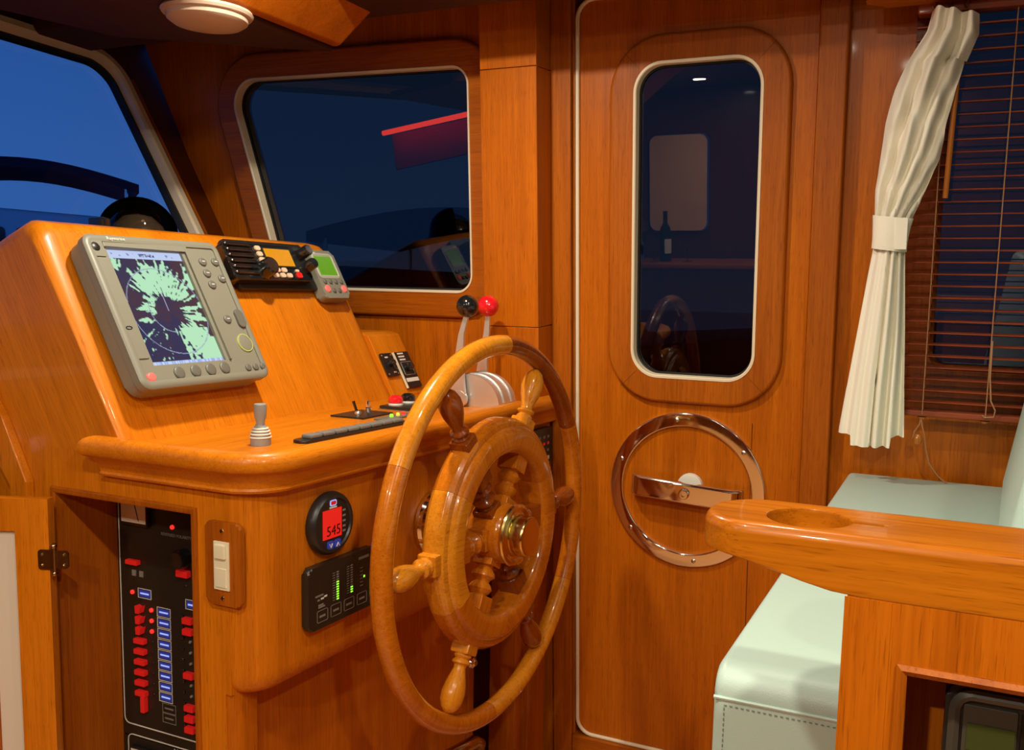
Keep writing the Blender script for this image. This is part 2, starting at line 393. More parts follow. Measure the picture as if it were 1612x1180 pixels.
# valance above the blind, soffits
t4 = struct(obj('trim_4', B().prism(rrect(-.235, 1.6, 2.05, 2.14, .035), 2.005, 2.165, .014, 3), 'frame_x'))
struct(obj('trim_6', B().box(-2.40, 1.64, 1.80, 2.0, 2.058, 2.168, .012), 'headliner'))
# window_3 behind the blind
w3 = struct(link('window_3', None, None, WALL))
obj('window_frame', B().ring([(-.075, .14), (1.2, .14), (1.2, .93), (-.075, .93)], .04, [(-.008, -.06), (-.008, -.02), (.0, -.001), (.0, -.06)], 8), 'frame_y', w3)
obj('pane', B().prism(rrect(-.075, 1.2, .14, .93, .04, -.007), -.045, -.039), 'tinted_glass', w3)
obj('shaded_casing', B().plate([(-.142, .045), (1.3, .045), (1.3, 1.0), (-.142, 1.0)], [rrect(-.074, 1.199, .141, .929, .04)], .0005, .012), 'casing_wood', w3)  # added casing board; dark tone includes painted shade from the blind
# windshield wall (raked) with window_2
WSH = fr((-2.14, 2.15, 1.558), (-.09, .996, 0), Vector((-.23, -.045, .452)))
WS = [(-1.9, -.45), (.0, -.45), (.0, .512), (-1.9, .512)]
WS = [(-1.9, -.42), (.022, -.42), (-.036, .574), (-1.9, .574)]
WSR = [.05, .05, .10, .05]
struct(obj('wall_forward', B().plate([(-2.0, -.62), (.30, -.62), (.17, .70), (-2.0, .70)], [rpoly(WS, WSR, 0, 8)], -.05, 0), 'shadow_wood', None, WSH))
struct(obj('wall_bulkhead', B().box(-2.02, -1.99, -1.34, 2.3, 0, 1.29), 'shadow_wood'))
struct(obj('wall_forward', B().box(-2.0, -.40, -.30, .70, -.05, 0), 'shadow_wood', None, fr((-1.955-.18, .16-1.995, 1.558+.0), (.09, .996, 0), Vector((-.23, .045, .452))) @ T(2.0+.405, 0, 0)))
w2 = struct(link('window_2', None, None, WSH))
obj('window_seal', B().ring(WS, WSR, [(-.020, -.04), (-.020, .008), (-.014, .014), (.006, .014), (.006, -.04)], 10), 'cream_trim', w2)
obj('gasket', B().ring(WS, WSR, [(-.028, -.04), (-.028, -.016), (-.018, -.016), (-.018, -.04)], 10), 'rubber_black', w2)
obj('pane', B().prism(rpoly(WS, WSR, -.018, 8), -.034, -.028), 'window_glass', w2)
obj('corner_bead', B().tube([(.052, -.42, .004), (-.004, .5, .004)], .005, 8), 'frame_y', w2)

# ================================================================== HELM CONSOLE
hc = thing('helm_console', 'varnished teak helm console with sloping instrument panel and rounded ledge', 'console')
# port side board with cabinet opening, profile includes the pod
prof = [(-1.985, .0), (-1.135, .0), (-1.135, .684), (-1.122, .684), (-1.122, 1.06), (-1.40, 1.06), (-1.575, 1.400), (-1.585, 1.450), (-1.615, 1.460), (-1.66, 1.450), (-1.985, 1.30)]
OP = (-1.545, -1.203, .30, 1.0)
obj('side_panel', B().plate(prof, [[(OP[0], OP[2]), (OP[1], OP[2]), (OP[1], OP[3]), (OP[0], OP[3])]], -.02, 0), 'console_y', hc, SIDE)
obj('opening_bead', B().ring([(OP[0], OP[2]), (OP[1], OP[2]), (OP[1], OP[3]), (OP[0], OP[3])], 0, [(-.0015, -.02), (-.0015, .003), (.003, .006), (.008, .006), (.011, .002), (.011, -.001)], 1), 'frame_y', hc, SIDE)
cb = B()
cb.box(OP[0]-.012, OP[0], OP[2], OP[3], -.16, -.02); cb.box(OP[1], OP[1]+.012, OP[2], OP[3], -.16, -.02)
cb.box(OP[0], OP[1], OP[3], OP[3]+.012, -.16, -.02); cb.box(OP[0], OP[1], OP[2]-.012, OP[2], -.16, -.02)
obj('cabinet_lining', cb, 'frame_y', hc, SIDE)
# pod (instrument binnacle): swept along Y
podp = [(-1.36, 1.085), (-1.562, 1.482), (-1.582, 1.502), (-1.612, 1.508), (-1.66, 1.488), (-1.98, 1.335), (-1.98, 1.085)]
pod = B(); t_ = bmesh.new()
stations = [(1.1845, .036), (1.1855, .029), (1.190, .017), (1.198, .008), (1.208, .002), (1.220, 0), (2.00, 0), (2.02, .003), (2.035, .010), (2.046, .022), (2.05, .034)]
rows = []
cx_, cz_ = -1.62, 1.20
for y, ins in stations:
    r_ = []
    for (x, z) in podp:
        d = Vector((x-cx_, z-cz_))
        if z > 1.09: d = d*(1-ins/d.length)
        r_.append(t_.verts.new((cx_+d.x, y, cz_+d.y)))
    rows.append(r_)
for a, b_ in zip(rows, rows[1:]):
    for i in range(len(podp)): t_.faces.new((a[i], a[(i+1) % len(podp)], b_[(i+1) % len(podp)], b_[i]))
t_.faces.new(rows[0]); t_.faces.new(rows[-1][::-1]); bmesh.ops.recalc_face_normals(t_, faces=t_.faces)
pod.add(t_, PANEL.inverted()); obj('instrument_pod', pod, 'console_y', hc, PANEL, 50)
# small lower pod (switch wedge)
wd = B().prism([(-1.362, 1.09), (-1.362, 1.112), (-1.445, 1.268), (-1.47, 1.275), (-1.60, 1.275), (-1.60, 1.09)], -2.196, -2.048, .004, 2, PANEL.inverted() @ fr((0, 0, 0), (1, 0, 0), (0, 0, 1)))
obj('switch_wedge', wd, 'console_y', hc, PANEL)
# ledge top
lg = [(-1.44, 1.20), (-1.065, 1.20), (-1.012, 2.285), (-1.44, 2.285)]
obj('ledge_top', B().prism(lg, 1.065, 1.105), 'console_y', hc)
# ledge moulding: swept profile around port side, rounded corner and aft edge
path = [(-1.43, 1.182), (-1.12, 1.182)]
for k in range(9):
    a = -PI/2+PI/2*k/8; path.append((-1.12+.07*math.cos(a), 1.252+.07*math.sin(a)))
path += [(-1.034, 1.6), (-1.010, 2.288)]
mp_ = [(-.03, 1.046), (.006, 1.046), (.010, 1.048), (.012, 1.052), (.010, 1.056), (.011, 1.062), (.014, 1.070), (.020, 1.078), (.027, 1.084), (.031, 1.0855), (.035, 1.089), (.0375, 1.095), (.038, 1.102), (.036, 1.110), (.031, 1.116), (.024, 1.1195), (.016, 1.121), (.006, 1.120), (-.004, 1.116), (-.012, 1.110), (-.03, 1.104)]
t_ = bmesh.new(); rows = []
for i, p in enumerate(path):
    a = Vector(path[max(i-1, 0)]); b_ = Vector(path[min(i+1, len(path)-1)]); d = (b_-a).normalized(); nn = Vector((d.y, -d.x))
    ex_ = 0
    rows.append([t_.verts.new((p[0]+nn.x*o-(d.x*(.034-o)*.9 if i == 0 else 0)*-1, p[1]+nn.y*o, z)) for o, z in mp_])
for a, b_ in zip(rows, rows[1:]):
    for i in range(len(mp_)): t_.faces.new((a[i], a[(i+1) % len(mp_)], b_[(i+1) % len(mp_)], b_[i]))
t_.faces.new(rows[0]); t_.faces.new(rows[-1][::-1]); bmesh.ops.recalc_face_normals(t_, faces=t_.faces)
lm = B(); lm.add(t_); obj('ledge_moulding', lm, 'console_y', hc, I4, 32)
# fascia with rounded corner and rolled lower edge
fs = B(); t_ = bmesh.new(); rows = []
for off, z in ((-.050, .684), (-.030, .685), (-.016, .690), (-.007, .699), (-.002, .711), (0, .726), (0, 1.065)):
    ca_ = [(-1.19, 1.1855-off*.55), (-1.122, 1.1855-off*.55)]
    R_ = .062
    for k in range(13):
        a = -PI/2+(PI/2-.042)*k/12; ca_.append((-1.122+R_*math.cos(a)*(1+off/R_*.9), 1.2475+R_*math.sin(a)*(1+off/R_*.55)))
    ca_ += [(-1.0165+off, 2.285), (-1.19, 2.285)]
    rows.append([t_.verts.new((x, y, z)) for x, y in ca_])
for a, b_ in zip(rows, rows[1:]):
    for i in range(len(a)): t_.faces.new((a[i], a[(i+1) % len(a)], b_[(i+1) % len(a)], b_[i]))
t_.faces.new(rows[0][::-1]); t_.faces.new(rows[-1]); bmesh.ops.recalc_face_normals(t_, faces=t_.faces)
fs.add(t_); obj('fascia', fs, 'console_z', hc, I4, 50)
# lower knee panel, corner post, dark gap
obj('knee_panel', B().box(-1.16, -1.135, 1.24, 2.06, 0, .70, .003), 'teak_z', hc)
obj('corner_post', B().prism(rpoly([(-1.20, 1.187), (-1.115, 1.187), (-1.115, 1.245), (-1.20, 1.245)], [0, .02, .006, 0], 0, 5), 0, .70), 'teak_z', hc)
obj('knee_stile', B().box(-1.165, -1.125, 2.045, 2.075, 0, .70, .004), 'frame_z', hc)
obj('outer_post', B().box(-1.12, -1.04, 2.15, 2.19, 0, .69, .004), 'frame_z', hc)
obj('outer_post', B().box(-1.10, -1.02, 2.19, 2.30, 0, .69, .004), 'frame_z', hc)
obj('gap_back', B().box(-1.30, -1.28, 2.07, 2.2, 0, .69), 'shadow_wood', hc)
obj('post_lock', B().lathe([(0, .012), (.008, .012), (.011, .008), (.016, .006), (.018, 0)], 20), 'chrome', hc, fr((-1.125, 2.062, .42), (0, 1, 0), (0, 0, 1)))
# slanted band on the side at the far left
bd = [(-1.603, .30), (-1.603, 1.015), (-1.665, 1.135), (-1.86, 1.40), (-1.92, 1.37), (-1.706, 1.08), (-1.645, 1.005), (-1.645, .30)]
obj('side_band', B().prism(bd[::-1], 0, .018, .003), 'console_y', hc, SIDE)
# open cabinet door with cream inset panel
DRX = Vector((-.91, -.41, 0)).normalized()
DM = fr((-1.515, 1.150, 0), -DRX, (0, 0, 1))
cdr = link('cabinet_door', None, hc, DM)
# frame local x: 0 (hinge edge) to -.34
obj('door_frame', B().plate([(-.34, .30), (0, .30), (0, .998), (-.34, .998)], [[(-.275, .37), (-.062, .37), (-.062, .937), (-.275, .937)]], -.011, .011), 'console_y', cdr)
obj('inset_panel', B().box(-.28, -.058, .365, .942, -.006, .002), 'cream_panel', cdr)
obj('inset_bead', B().box(-.115, -.109, .37, .937, .002, .006), 'frame_y', cdr)
hg = B().tube([(.010, .862, .013), (.010, .908, .013)], .0045, 10)
for z_ in (.859, .911): hg.ball((.010, z_, .013), .006, 10, 8)
hg.prism(rrect(-.020, .008, .866, .904, .006), .0112, .0135); hg.prism(rrect(.012, .036, .868, .902, .006), .010, .0125, 0, 2)
for (x_, y_) in ((-.012, .875), (-.012, .895), (.028, .875), (.028, .895)): hg.ball((x_, y_, .0135), .003, 8, 6)
hinge = obj('hinge', hg, 'brass_dark', cdr)
# curved brass foot rail under the wheel
ft = [(0, 0, 0), (.03, .006, .012), (.045, .05, .02), (.05, .10, .018), (.045, .14, -.01), (.03, .165, -.06), (.0, .17, -.10)]
tag(obj('foot_rail', B().tube([(-1.13+p[0]*1.6, 1.83+p[1]*1.1, .255+p[2]) for p in ft], .017, 12), 'brass_dark'), 'curved dark brass foot rail below the ship wheel', 'foot rail')

# ================================================================== SHIP'S WHEEL
wn = Vector((.99836, -.04096, .03999)).normalized()
WM = fr((-.88, 1.704, .889), wn.cross(Vector((0, 0, 1))).normalized()*-1, (0, 0, 1))
wh = thing('ships_wheel', 'large varnished wooden ship wheel with six turned spokes and brass hub', 'steering wheel', WM)
bounds = [28.5, 86, 151, 210, 268, 330, 388.5]; tones = ['wheel_red', 'wheel_pale', 'wheel_amber', 'wheel_amber', 'wheel_pale', 'wheel_amber']
for k in range(6):
    a0, a1 = math.radians(bounds[k]+.04), math.radians(bounds[k+1]-.04)
    pr = [(.395+.0208*math.cos(2*PI*i/16), .0208*math.sin(2*PI*i/16)) for i in range(16)]
    mid = (a0+a1)/2
    obj('rim_segment', B().lathe(pr, 26, None, True, a0-mid, a1-mid), tones[k], wh, RZ(mid) )
def turned(prof, n=20): return B().lathe(prof, n, RY(PI/2))
def block(b, r0, r1, h, bev=.003): return b.box(r0, r1, -h, h, -h, h, bev, 2)
hprof = [(0, .256), (.017, .256), (.0185, .262), (.0145, .267), (.0195, .272), (.0195, .276), (.0135, .280), (.0125, .286), (.016, .298), (.0215, .316), (.0245, .334), (.0235, .350), (.018, .364), (.010, .373), (0, .376)]
sprof = [(0, .060), (.019, .060), (.013, .072), (.012, .078), (.018, .088), (.0195, .096), (.013, .103), (.012, .108), (.017, .114), (.0195, .122), (.016, .130), (.013, .134), (.019, .140), (0, .140)]
stone = {2: 'wheel_red', 62: 'wheel_pale', 122: 'wheel_red', 182: 'wheel_pale', 242: 'wheel_pale', 302: 'wheel_red'}
for ang, tn in stone.items():
    b = turned(hprof); block(b, .228, .258, .021, .004)
    hd = obj('handle', b, tn, wh, RZ(math.radians(ang)))
    b = turned([(r_*1.3, h_) for r_, h_ in sprof]); block(b, .038, .074, .023); block(b, .136, .170, .024)
    obj('spoke', b, tn if tn == 'wheel_red' else 'wheel_amber', wh, RZ(math.radians(ang)))
fq = [(.168, .012), (.169, .024), (.173, .032), (.180, .037), (.188, .038), (.210, .038), (.218, .035), (.222, .029), (.224, .026), (.229, .026), (.236, .024), (.240, .018), (.243, .014), (.243, .006)]
fp = fq+[(r_, -z_) for r_, z_ in fq[::-1]]
fel_b = [28.5, 88.5, 148.5, 208.5, 268.5, 328.5, 388.5]
ft_ = ['wheel_amber', 'wheel_amber', 'wheel_pale', 'wheel_amber', 'wheel_amber', 'wheel_amber']
for k in range(6):
    a0, a1 = math.radians(fel_b[k]+.05), math.radians(fel_b[k+1]-.05); mid = (a0+a1)/2
    obj('felloe', B().lathe(fp, 20, None, True, a0-mid, a1-mid), ft_[k], wh, RZ(mid))
obj('hub', B().lathe([(0, -.05), (.040, -.05), (.048, -.042), (.062, -.034), (.066, -.026), (.066, .030), (.062, .040), (.056, .046), (0, .046)], 12), 'wheel_amber', wh)
hbx = B().lathe([(0, .044), (.060, .044), (.064, .046), (.066, .050), (.064, .054), (.058, .056), (.050, .053), (.046, .056), (.040, .056), (0, .056)], 40)
obj('hub_flange', hbx, 'brass', wh)
obj('hub_nut', B().lathe([(0, .054), (.041, .054), (.043, .058), (.043, .082), (.040, .086), (.034, .087), (0, .0855)], 36), 'brass', wh)
obj('shaft', B().lathe([(0, -.155), (.022, -.155), (.022, -.05), (0, -.05)], 24), 'brass', wh)
obj('shaft_flange', B().lathe([(0, -.158), (.068, -.158), (.069, -.150), (.064, -.143), (.036, -.140), (.032, -.128), (.028, -.120), (0, -.120)], 40), 'chrome', wh)

# ================================================================== RADAR DISPLAY
rd = thing('radar_display', 'large grey marine radar display with portrait screen on sloping panel', 'radar display', PANEL @ T(0, 0, .001))
obj('housing', B().prism(rrect(1.229, 1.563, .080, .398, .024), 0, .0295, .004, 2), 'grey_case', rd)
SCR = (1.272, 1.458, .125, .372)
obj('bezel', B().plate(rrect(1.229, 1.563, .081, .397, .020), [[(SCR[0], SCR[2]), (SCR[1], SCR[2]), (SCR[1], SCR[3]), (SCR[0], SCR[3])]], .031, .045), 'grey_case', rd)
obj('bezel_edge', B().ring([(1.226, .078), (1.566, .078), (1.566, .400), (1.226, .400)], .022, [(0, .030), (0, .045), (-.004, .0485), (-.010, .0492), (-.016, .0478), (-.016, .030)], 8), 'grey_case', rd)
obj('sun_hood', B().prism([(SCR[0]-.006, SCR[3]), (SCR[1]+.008, SCR[3]), (SCR[1]+.008, SCR[2]), (SCR[1]+.014, SCR[2]), (SCR[1]+.014, SCR[3]+.012), (SCR[0]-.006, SCR[3]+.010)], .044, .050, .001), 'grey_case', rd)
# screen: picture drawn as vertex colours, the screen gives off its own light
NXs, NYs = 110, 150
t_ = bmesh.new(); vs = [[t_.verts.new((SCR[0]+(SCR[1]-SCR[0])*i/NXs, SCR[3]-(SCR[3]-SCR[2])*j/NYs, .0385)) for i in range(NXs+1)] for j in range(NYs+1)]
for j in range(NYs):
    for i in range(NXs): t_.faces.new((vs[j][i], vs[j+1][i], vs[j+1][i+1], vs[j][i+1]))
me = bpy.data.meshes.new('screen'); t_.to_mesh(me); t_.free()
ca = me.color_attributes.new('Col', 'FLOAT_COLOR', 'POINT')
def blob(u, v, cu, cv, ru, rv): return 1-((u-cu)/ru)**2-((v-cv)/rv)**2
def scr(u, v):
    if v < .068:
        c = (.50, .60, .86)
        s = noise.noise(Vector((u*26, v*20, 3)))
        if .42 < u < .62 and .022 < v < .05 and noise.noise(Vector((u*60, v*60, 8))) > .0: return (.04, .06, .20)
        if s > .28 and .02 < v < .052: c = (.2, .25, .5)
        return c
    if v > .965:
        return (.30, .42, .78) if noise.noise(Vector((u*40, 0, 1))) > 0 else (.55, .65, .9)
    x, y = (u-.52), (v-.53)*1.33
    r = math.hypot(x, y); th = math.atan2(y, x)
    n1 = noise.noise(Vector((th*14, r*4.5, 1.3))); n2 = noise.noise(Vector((u*16, v*24, 5.1)))
    n3 = noise.noise(Vector((u*34, v*40, 2)))
    f = -1
    for (cu, cv, ru, rv) in ((.50, .22, .30, .13), (.62, .30, .30, .12), (.38, .33, .18, .07), (.78, .38, .16, .06), (.72, .40, .22, .04), (.30, .50, .14, .07), (.80, .52, .15, .035), (.86, .60, .16, .05), (.76, .72, .20, .09), (.84, .86, .24, .14), (.72, .78, .16, .06), (.34, .42, .12, .03), (.18, .61, .10, .025), (.42, .13, .05, .05), (.70, .13, .07, .06), (.07, .12, .06, .07), (.98, .22, .05, .12), (1.0, .48, .04, .05), (.97, .62, .03, .06), (.33, .25, .10, .10)):
        f = max(f, blob(u, v, cu, cv, ru, rv))
    solid = .55 if v > .68 else (.25 if .2 < v < .36 else 0)
    val = f*.8+1.15*n1+.65*n2+.45*n3+solid*.75-.34
    if r < .17+.03*n2: val = -1
    if val > .0: c = (.44, .78, .50)
    elif val > -.07: c = (.16, .30, .26)
    else:
        pur = max(0, min(1, .5+1.6*noise.noise(Vector((th*1.2, 4, 0)))+(.5 if u > .8 else 0)-(.6 if v > .62 and u < .6 else 0)))
        c = (.014+.035*pur, .018+.002*pur, .075-.035*pur)
    for rr in (.25, .50):
        if abs(r-rr) < .0045 and (rr > .3 or th > 1.6 or th < -2.8): c = (.30, .36, .55)
    if abs(x+y*-.02) < .006 and y < 0 and r < .22: c = (.42, .42, .60)
    return c
k = 0
for j in range(NYs+1):
    for i in range(NXs+1):
        c = scr(i/NXs, j/NYs); ca.data[k].color = (*c, 1); k += 1
m_, tt, bb = newmat('radar_screen'); at = tt.nodes.new('ShaderNodeAttribute'); at.attribute_name = 'Col'
bb.inputs['Base Color'].default_value = (.01, .01, .012, 1); bb.inputs['Roughness'].default_value = .25
tt.links.new(at.outputs['Color'], bb.inputs['Emission Color']); bb.inputs['Emission Strength'].default_value = 1.0
me.materials.append(m_); link('screen', me, rd)
def button(parent, pos, rx, ry, m, first={}, h=.004, name='button'):
    key = (m, name)
    mt = T(*pos) @ Matrix.Diagonal((rx, ry, 1, 1))
    if key not in first:
        first[key] = obj(name, B().lathe([(0, h), (.7, h), (.93, h*.8), (1, h*.4), (1, -.002)], 18), m, parent, mt); return first[key]
    return clone(first[key], parent, mt)
Zt = .0452
for (x, y) in ((1.323, .106), (1.365, .107), (1.405, .107), (1.444, .108)): button(rd, (x, y, Zt), .0125, .013, 'grey_button')
for (x, y) in ((1.506, .351), (1.542, .352), (1.505, .324), (1.542, .312), (1.506, .297), (1.508, .216)): button(rd, (x, y, Zt), .010, .0095, 'grey_button')
for (x, y) in ((1.509, .103), (1.531, .103), (1.553, .103)): button(rd, (x, y, Zt), .0075, .008, 'grey_button')
button(rd, (1.254, .102, Zt), .010, .009, 'red_lit_button')
obj('rocker_button', B().prism(rpoly([(1.533, .195), (1.555, .195), (1.555, .238), (1.533, .238)], .0105, 0, 6), Zt-.002, Zt+.005, .002), 'grey_button', rd)
obj('trackpad', B().lathe([(0, .003), (.016, .0035), (.0185, .002), (.0185, -.001)], 28), 'grey_case', rd, T(1.530, .160, Zt))
obj('trackpad_ring', B().lathe([(.0185, 0), (.0185, .0025), (.0205, .0025), (.0205, 0)], 28, None, True), 'green_tick', rd, T(1.530, .160, Zt))
for (x, y) in ((1.506, .351), (1.542, .352), (1.505, .324), (1.542, .312), (1.506, .297), (1.508, .216), (1.544, .226), (1.544, .208)):
    obj('button_mark', B().box(x-.004, x+.004, y-.0008, y+.0008, Zt+.0036, Zt+.0046), 'white_print', rd)
obj('card_door', B().prism(rrect(1.234, 1.268, .140, .350, .003), Zt-.001, Zt+.0022, .001), 'grey_case', rd)
obj('card_latch', B().prism(rrect(1.234, 1.266, .352, .388, .004), Zt-.001, Zt+.003, .001), 'grey_case', rd)
obj('latch_screw', B().lathe([(0, .003), (.006, .003), (.0095, .001), (.0095, 0)], 18), 'black_satin', rd, T(1.248, .372, Zt+.002))
obj('oval_mark', B().lathe([(.0045, 0), (.0045, .0008), (.0065, .0008), (.0065, 0)], 20, Matrix.Diagonal((1.2, .55, 1, 1)), True), 'black_satin', rd, T(1.248, .203, Zt+.0025))
text('Raymarine', .010, 'white_print', rd, T(1.300, .3905, .0495))

# ================================================================== VHF RADIO
vh = thing('vhf_radio', 'black marine radio with amber display and ribbed speaker grille', 'radio', PANEL @ T(0, 0, .001))
obj('back_plate', B().prism(rrect(1.628, 1.906, .307, .432, .008), 0, .014, .003), 'black_satin', vh)
obj('body', B().prism(rrect(1.594, 1.866, .318, .410, .010), .010, .038, .004, 2), 'black_gloss', vh)
for k in range(6):
    y = .329+.0142*k
    obj('speaker_bar', B().box(1.606, 1.682, y, y+.0085, .036, .044, .003, 2), 'black_gloss', vh)
    obj('grille_stud', B().ball((1.603, y+.005, .042), .003, 8, 6), 'steel_brushed', vh)
obj('display_window', B().box(1.716, 1.818, .350, .402, .037, .041, .001), 'black_satin', vh)
obj('display', B().box(1.722, 1.812, .354, .398, .0405, .0420), 'amber_lcd', vh)
kk = None
for (x, y) in ((1.704, .398), (1.704, .383), (1.704, .368)) + tuple((1.742+.024*i, .343) for i in range(2)) + tuple((1.730+.024*i, .329) for i in range(3)):
    mt = T(x, y, .0385)
    kk = obj('key', B().prism(rrect(-.0085, .0085, -.0055, .0055, .003), 0, .004, .001), 'peach_key', vh, mt) if kk is None else clone(kk, vh, mt)
obj('distress_key', B().prism(rrect(1.806, 1.824, .324, .338, .003), .038, .042, .001), 'red_plastic', vh)
obj('distress_key', B().prism(rrect(1.808, 1.820, .340, .346, .002), .038, .041, .0005), 'peach_key', vh)
kp = [(0, .028), (.015, .028), (.0175, .025), (.0185, .006), (.020, 0)]
obj('channel_knob', B().lathe([(0, .030), (.018, .030), (.0215, .026), (.022, .004), (.024, 0)], 28), 'black_gloss', vh, T(1.698, .342, .038))
obj('volume_knob', B().lathe(kp, 22, Matrix.Diagonal((.8, .8, 1.25, 1))), 'black_gloss', vh, T(1.848, .386, .038))
obj('squelch_knob', B().lathe(kp, 22, Matrix.Diagonal((.8, .8, 1.15, 1))), 'black_gloss', vh, T(1.852, .352, .038))

# ================================================================== AUTOPILOT CONTROLLER
ap = thing('autopilot_controller', 'small grey controller with green screen and two red buttons beside radio', 'control unit', PANEL @ T(0, 0, .001))
obj('case', B().prism(rrect(1.900, 2.004, .276, .412, .012), 0, .028, .006, 3), 'grey_case', ap)
obj('screen_frame', B().ring([(1.917, .340), (1.985, .340), (1.985, .394), (1.917, .394)], .003, [(0, .026), (0, .029), (.004, .031), (.009, .029), (.009, .026)], 3), 'grey_pale', ap)
obj('screen', B().box(1.917, 1.985, .340, .394, .026, .0292), 'green_lcd', ap)
for (x, y) in ((1.920, .322), (1.942, .322), (1.964, .322), (1.986, .322), (1.942, .297), (1.964, .297)): button(ap, (x, y, .028), .0065, .0065, 'grey_button')
for x in (1.919, 1.986): button(ap, (x, .302, .028), .0095, .0095, 'red_lit_button')
obj('brand_bar', B().box(1.910, 1.930, .402, .4055, .0275, .0285), 'white_print', ap)

# ================================================================== WEDGE SWITCH PANELS
s1 = thing('rotary_switch_panel', 'small square black switch plate with lever knob on sloping wedge', 'switch panel', PANEL @ T(0, 0, .004))
obj('plate', B().prism(rrect(2.050, 2.104, .056, .122, .003), 0, .004, .001), 'black_satin', s1)
obj('knob', B().lathe([(0, .016), (.007, .016), (.009, .013), (.009, 0)], 16), 'black_gloss', s1, T(2.078, .090, .004))
obj('knob_lever', B().box(2.074, 2.082, .070, .092, .012, .020, .002), 'black_gloss', s1)
for (x, y) in ((2.056, .062), (2.098, .062), (2.056, .116), (2.098, .116)):
    button(s1, (x, y, .004), .0028, .0028, 'steel_brushed', name='screw', h=.001)
obj('marking', B().box(2.066, 2.080, .108, .112, .0035, .0044), 'white_print', s1)
obj('marking', B().box(2.080, 2.092, .064, .068, .0035, .0044), 'white_print', s1)
s2 = thing('wiper_switch_panel', 'tall black switch plate with square knob and white strip on wedge', 'switch panel', PANEL @ T(0, 0, .004))
obj('plate', B().prism(rrect(2.116, 2.184, .016, .122, .002), 0, .004, .001), 'black_satin', s2)
obj('plate_edge', B().box(2.112, 2.116, .016, .122, 0, .005), 'cream_trim', s2)
obj('knob_frame', B().ring([(2.128, .054), (2.174, .054), (2.174, .090), (2.128, .090)], .001, [(0, .003), (0, .006), (.002, .006), (.002, .003)], 1), 'dim_print', s2)
obj('knob', B().lathe([(0, .018), (.009, .018), (.011, .014), (.011, 0)], 16), 'black_gloss', s2, T(2.150, .074, .004))
obj('white_strip', B().box(2.122, 2.180, .033, .044, .0035, .005), 'white_print', s2)
for y in (.117, .108, .099): obj('marking', B().box(2.130, 2.158, y-.0022, y+.0022, .0035, .0044), 'white_print', s2)

# ================================================================== THROTTLE
th = thing('engine_control', 'brushed metal twin lever engine control with black and red ball knobs', 'throttle', T(-1.12, 2.065, 1.105))
hs = B(); pts = [(-.086, 0)]+[(-.084*math.cos(PI*i/24), .078*math.sin(PI*i/24)+.002) for i in range(25)]+[(.086, 0)]
hs.prism([(-p[0], p[1]) for p in pts][::1], -.048, .048, .004, 2, RX(PI/2))
obj('housing', hs, 'cast_metal', th)
for yy in (-.02, .022): obj('housing_rib', B().tube([(.0855*math.cos(PI*i/24), yy, .0795*math.sin(PI*i/24)+.002) for i in range(1, 24)], .0022, 6), 'cast_metal', th)
def lever(y, lean, kn, m):
    b = B(); pts = [(-.016+lean*.3, y, .02), (-.018+lean*.4, y, .06), (-.014+lean*.6, y, .12), (-.006+lean*.8, y, .18), (0, y, .236)]
    t2 = bmesh.new(); rows = []
    for p, wdt in zip(pts, (.020, .0175, .012, .008, .006)):
        rows.append([t2.verts.new((p[0]+sx*wdt, p[1]+sy*.005, p[2])) for sx, sy in ((-1, -1), (1, -1), (1, 1), (-1, 1))])
    for a, b_ in zip(rows, rows[1:]):
        for i in range(4): t2.faces.new((a[i], a[(i+1) % 4], b_[(i+1) % 4], b_[i]))
    t2.faces.new(rows[0][::-1]); t2.faces.new(rows[-1]); bmesh.ops.bevel(t2, geom=[e for e in t2.edges], offset=.0015, segments=1, affect='EDGES'); bmesh.ops.recalc_face_normals(t2, faces=t2.faces)
    b.add(t2); b.lathe([(.021, -.006), (.023, 0), (.021, .006), (0, .006), (0, -.006)], 20, T(-.016+lean*.3, y, .02) @ RX(PI/2))
    lv = obj('lever', b, 'cast_metal', th)
    obj(kn, B().ball((0, 0, 0), .0275, 28, 18), m, lv, T(0, y, .25))
lever(-.062, -.012, 'black_knob', 'black_gloss'); lever(.046, .004, 'red_knob', 'red_gloss')

# ================================================================== LEDGE CONTROLS
jy = thing('thruster_joystick', 'pale grey joystick with ringed rubber boot at port ledge corner', 'joystick', T(-1.165, 1.315, 1.105))
obj('boot', B().lathe([(0, 0), (.0185, 0), (.0185, .012), (.0175, .014), (.0185, .016), (.0165, .0195), (.0170, .0215), (.0150, .025), (.0155, .027), (.0130, .0305), (.0115, .033), (.0085, .038), (0, .038)], 28), 'satin_grey', jy)
for (r, h) in ((.0183, .0150), (.0172, .0208), (.0155, .0262), (.013, .031)):
    obj('boot_ring', B().lathe([(r-.003, -.0018), (r+.0012, -.0012), (r+.0018, 0), (r+.0012, .0012), (r-.003, .0018)], 28, None, True), 'white_nylon', jy, T(0, 0, h))
obj('grip', B().lathe([(0, .034), (.0075, .036), (.0080, .044), (.0108, .052), (.0115, .060), (.0118, .074), (.0105, .076), (0, .0755)], 24), 'satin_grey', jy)
ks = thing('rocker_switch_strip', 'low strip of grey rocker keys set along ledge front', 'switch strip', fr((-1.118, 1.36, 1.105), (.06, .998, 0), (-1, .06, 0)))
obj('base', B().prism(rpoly([(0, -.018), (.33, -.018), (.33, .018), (0, .018)], .014, 0, 6), 0, .006, .002), 'black_satin', ks)
k0 = None
for i in range(8):
    mt = T(.040+.0365*i, 0, .006)
    k0 = obj('rocker_key', B().prism([(-.016, -.013), (.016, -.013), (.016, .013), (-.016, .013)], 0, .008, .003), 'key_grey', ks, mt) if k0 is None else clone(k0, ks, mt)
tp = thing('toggle_switch_panel', 'flat black ledge plate with upright toggle and metal push button', 'switch panel', T(-1.245, 1.745, 1.105))
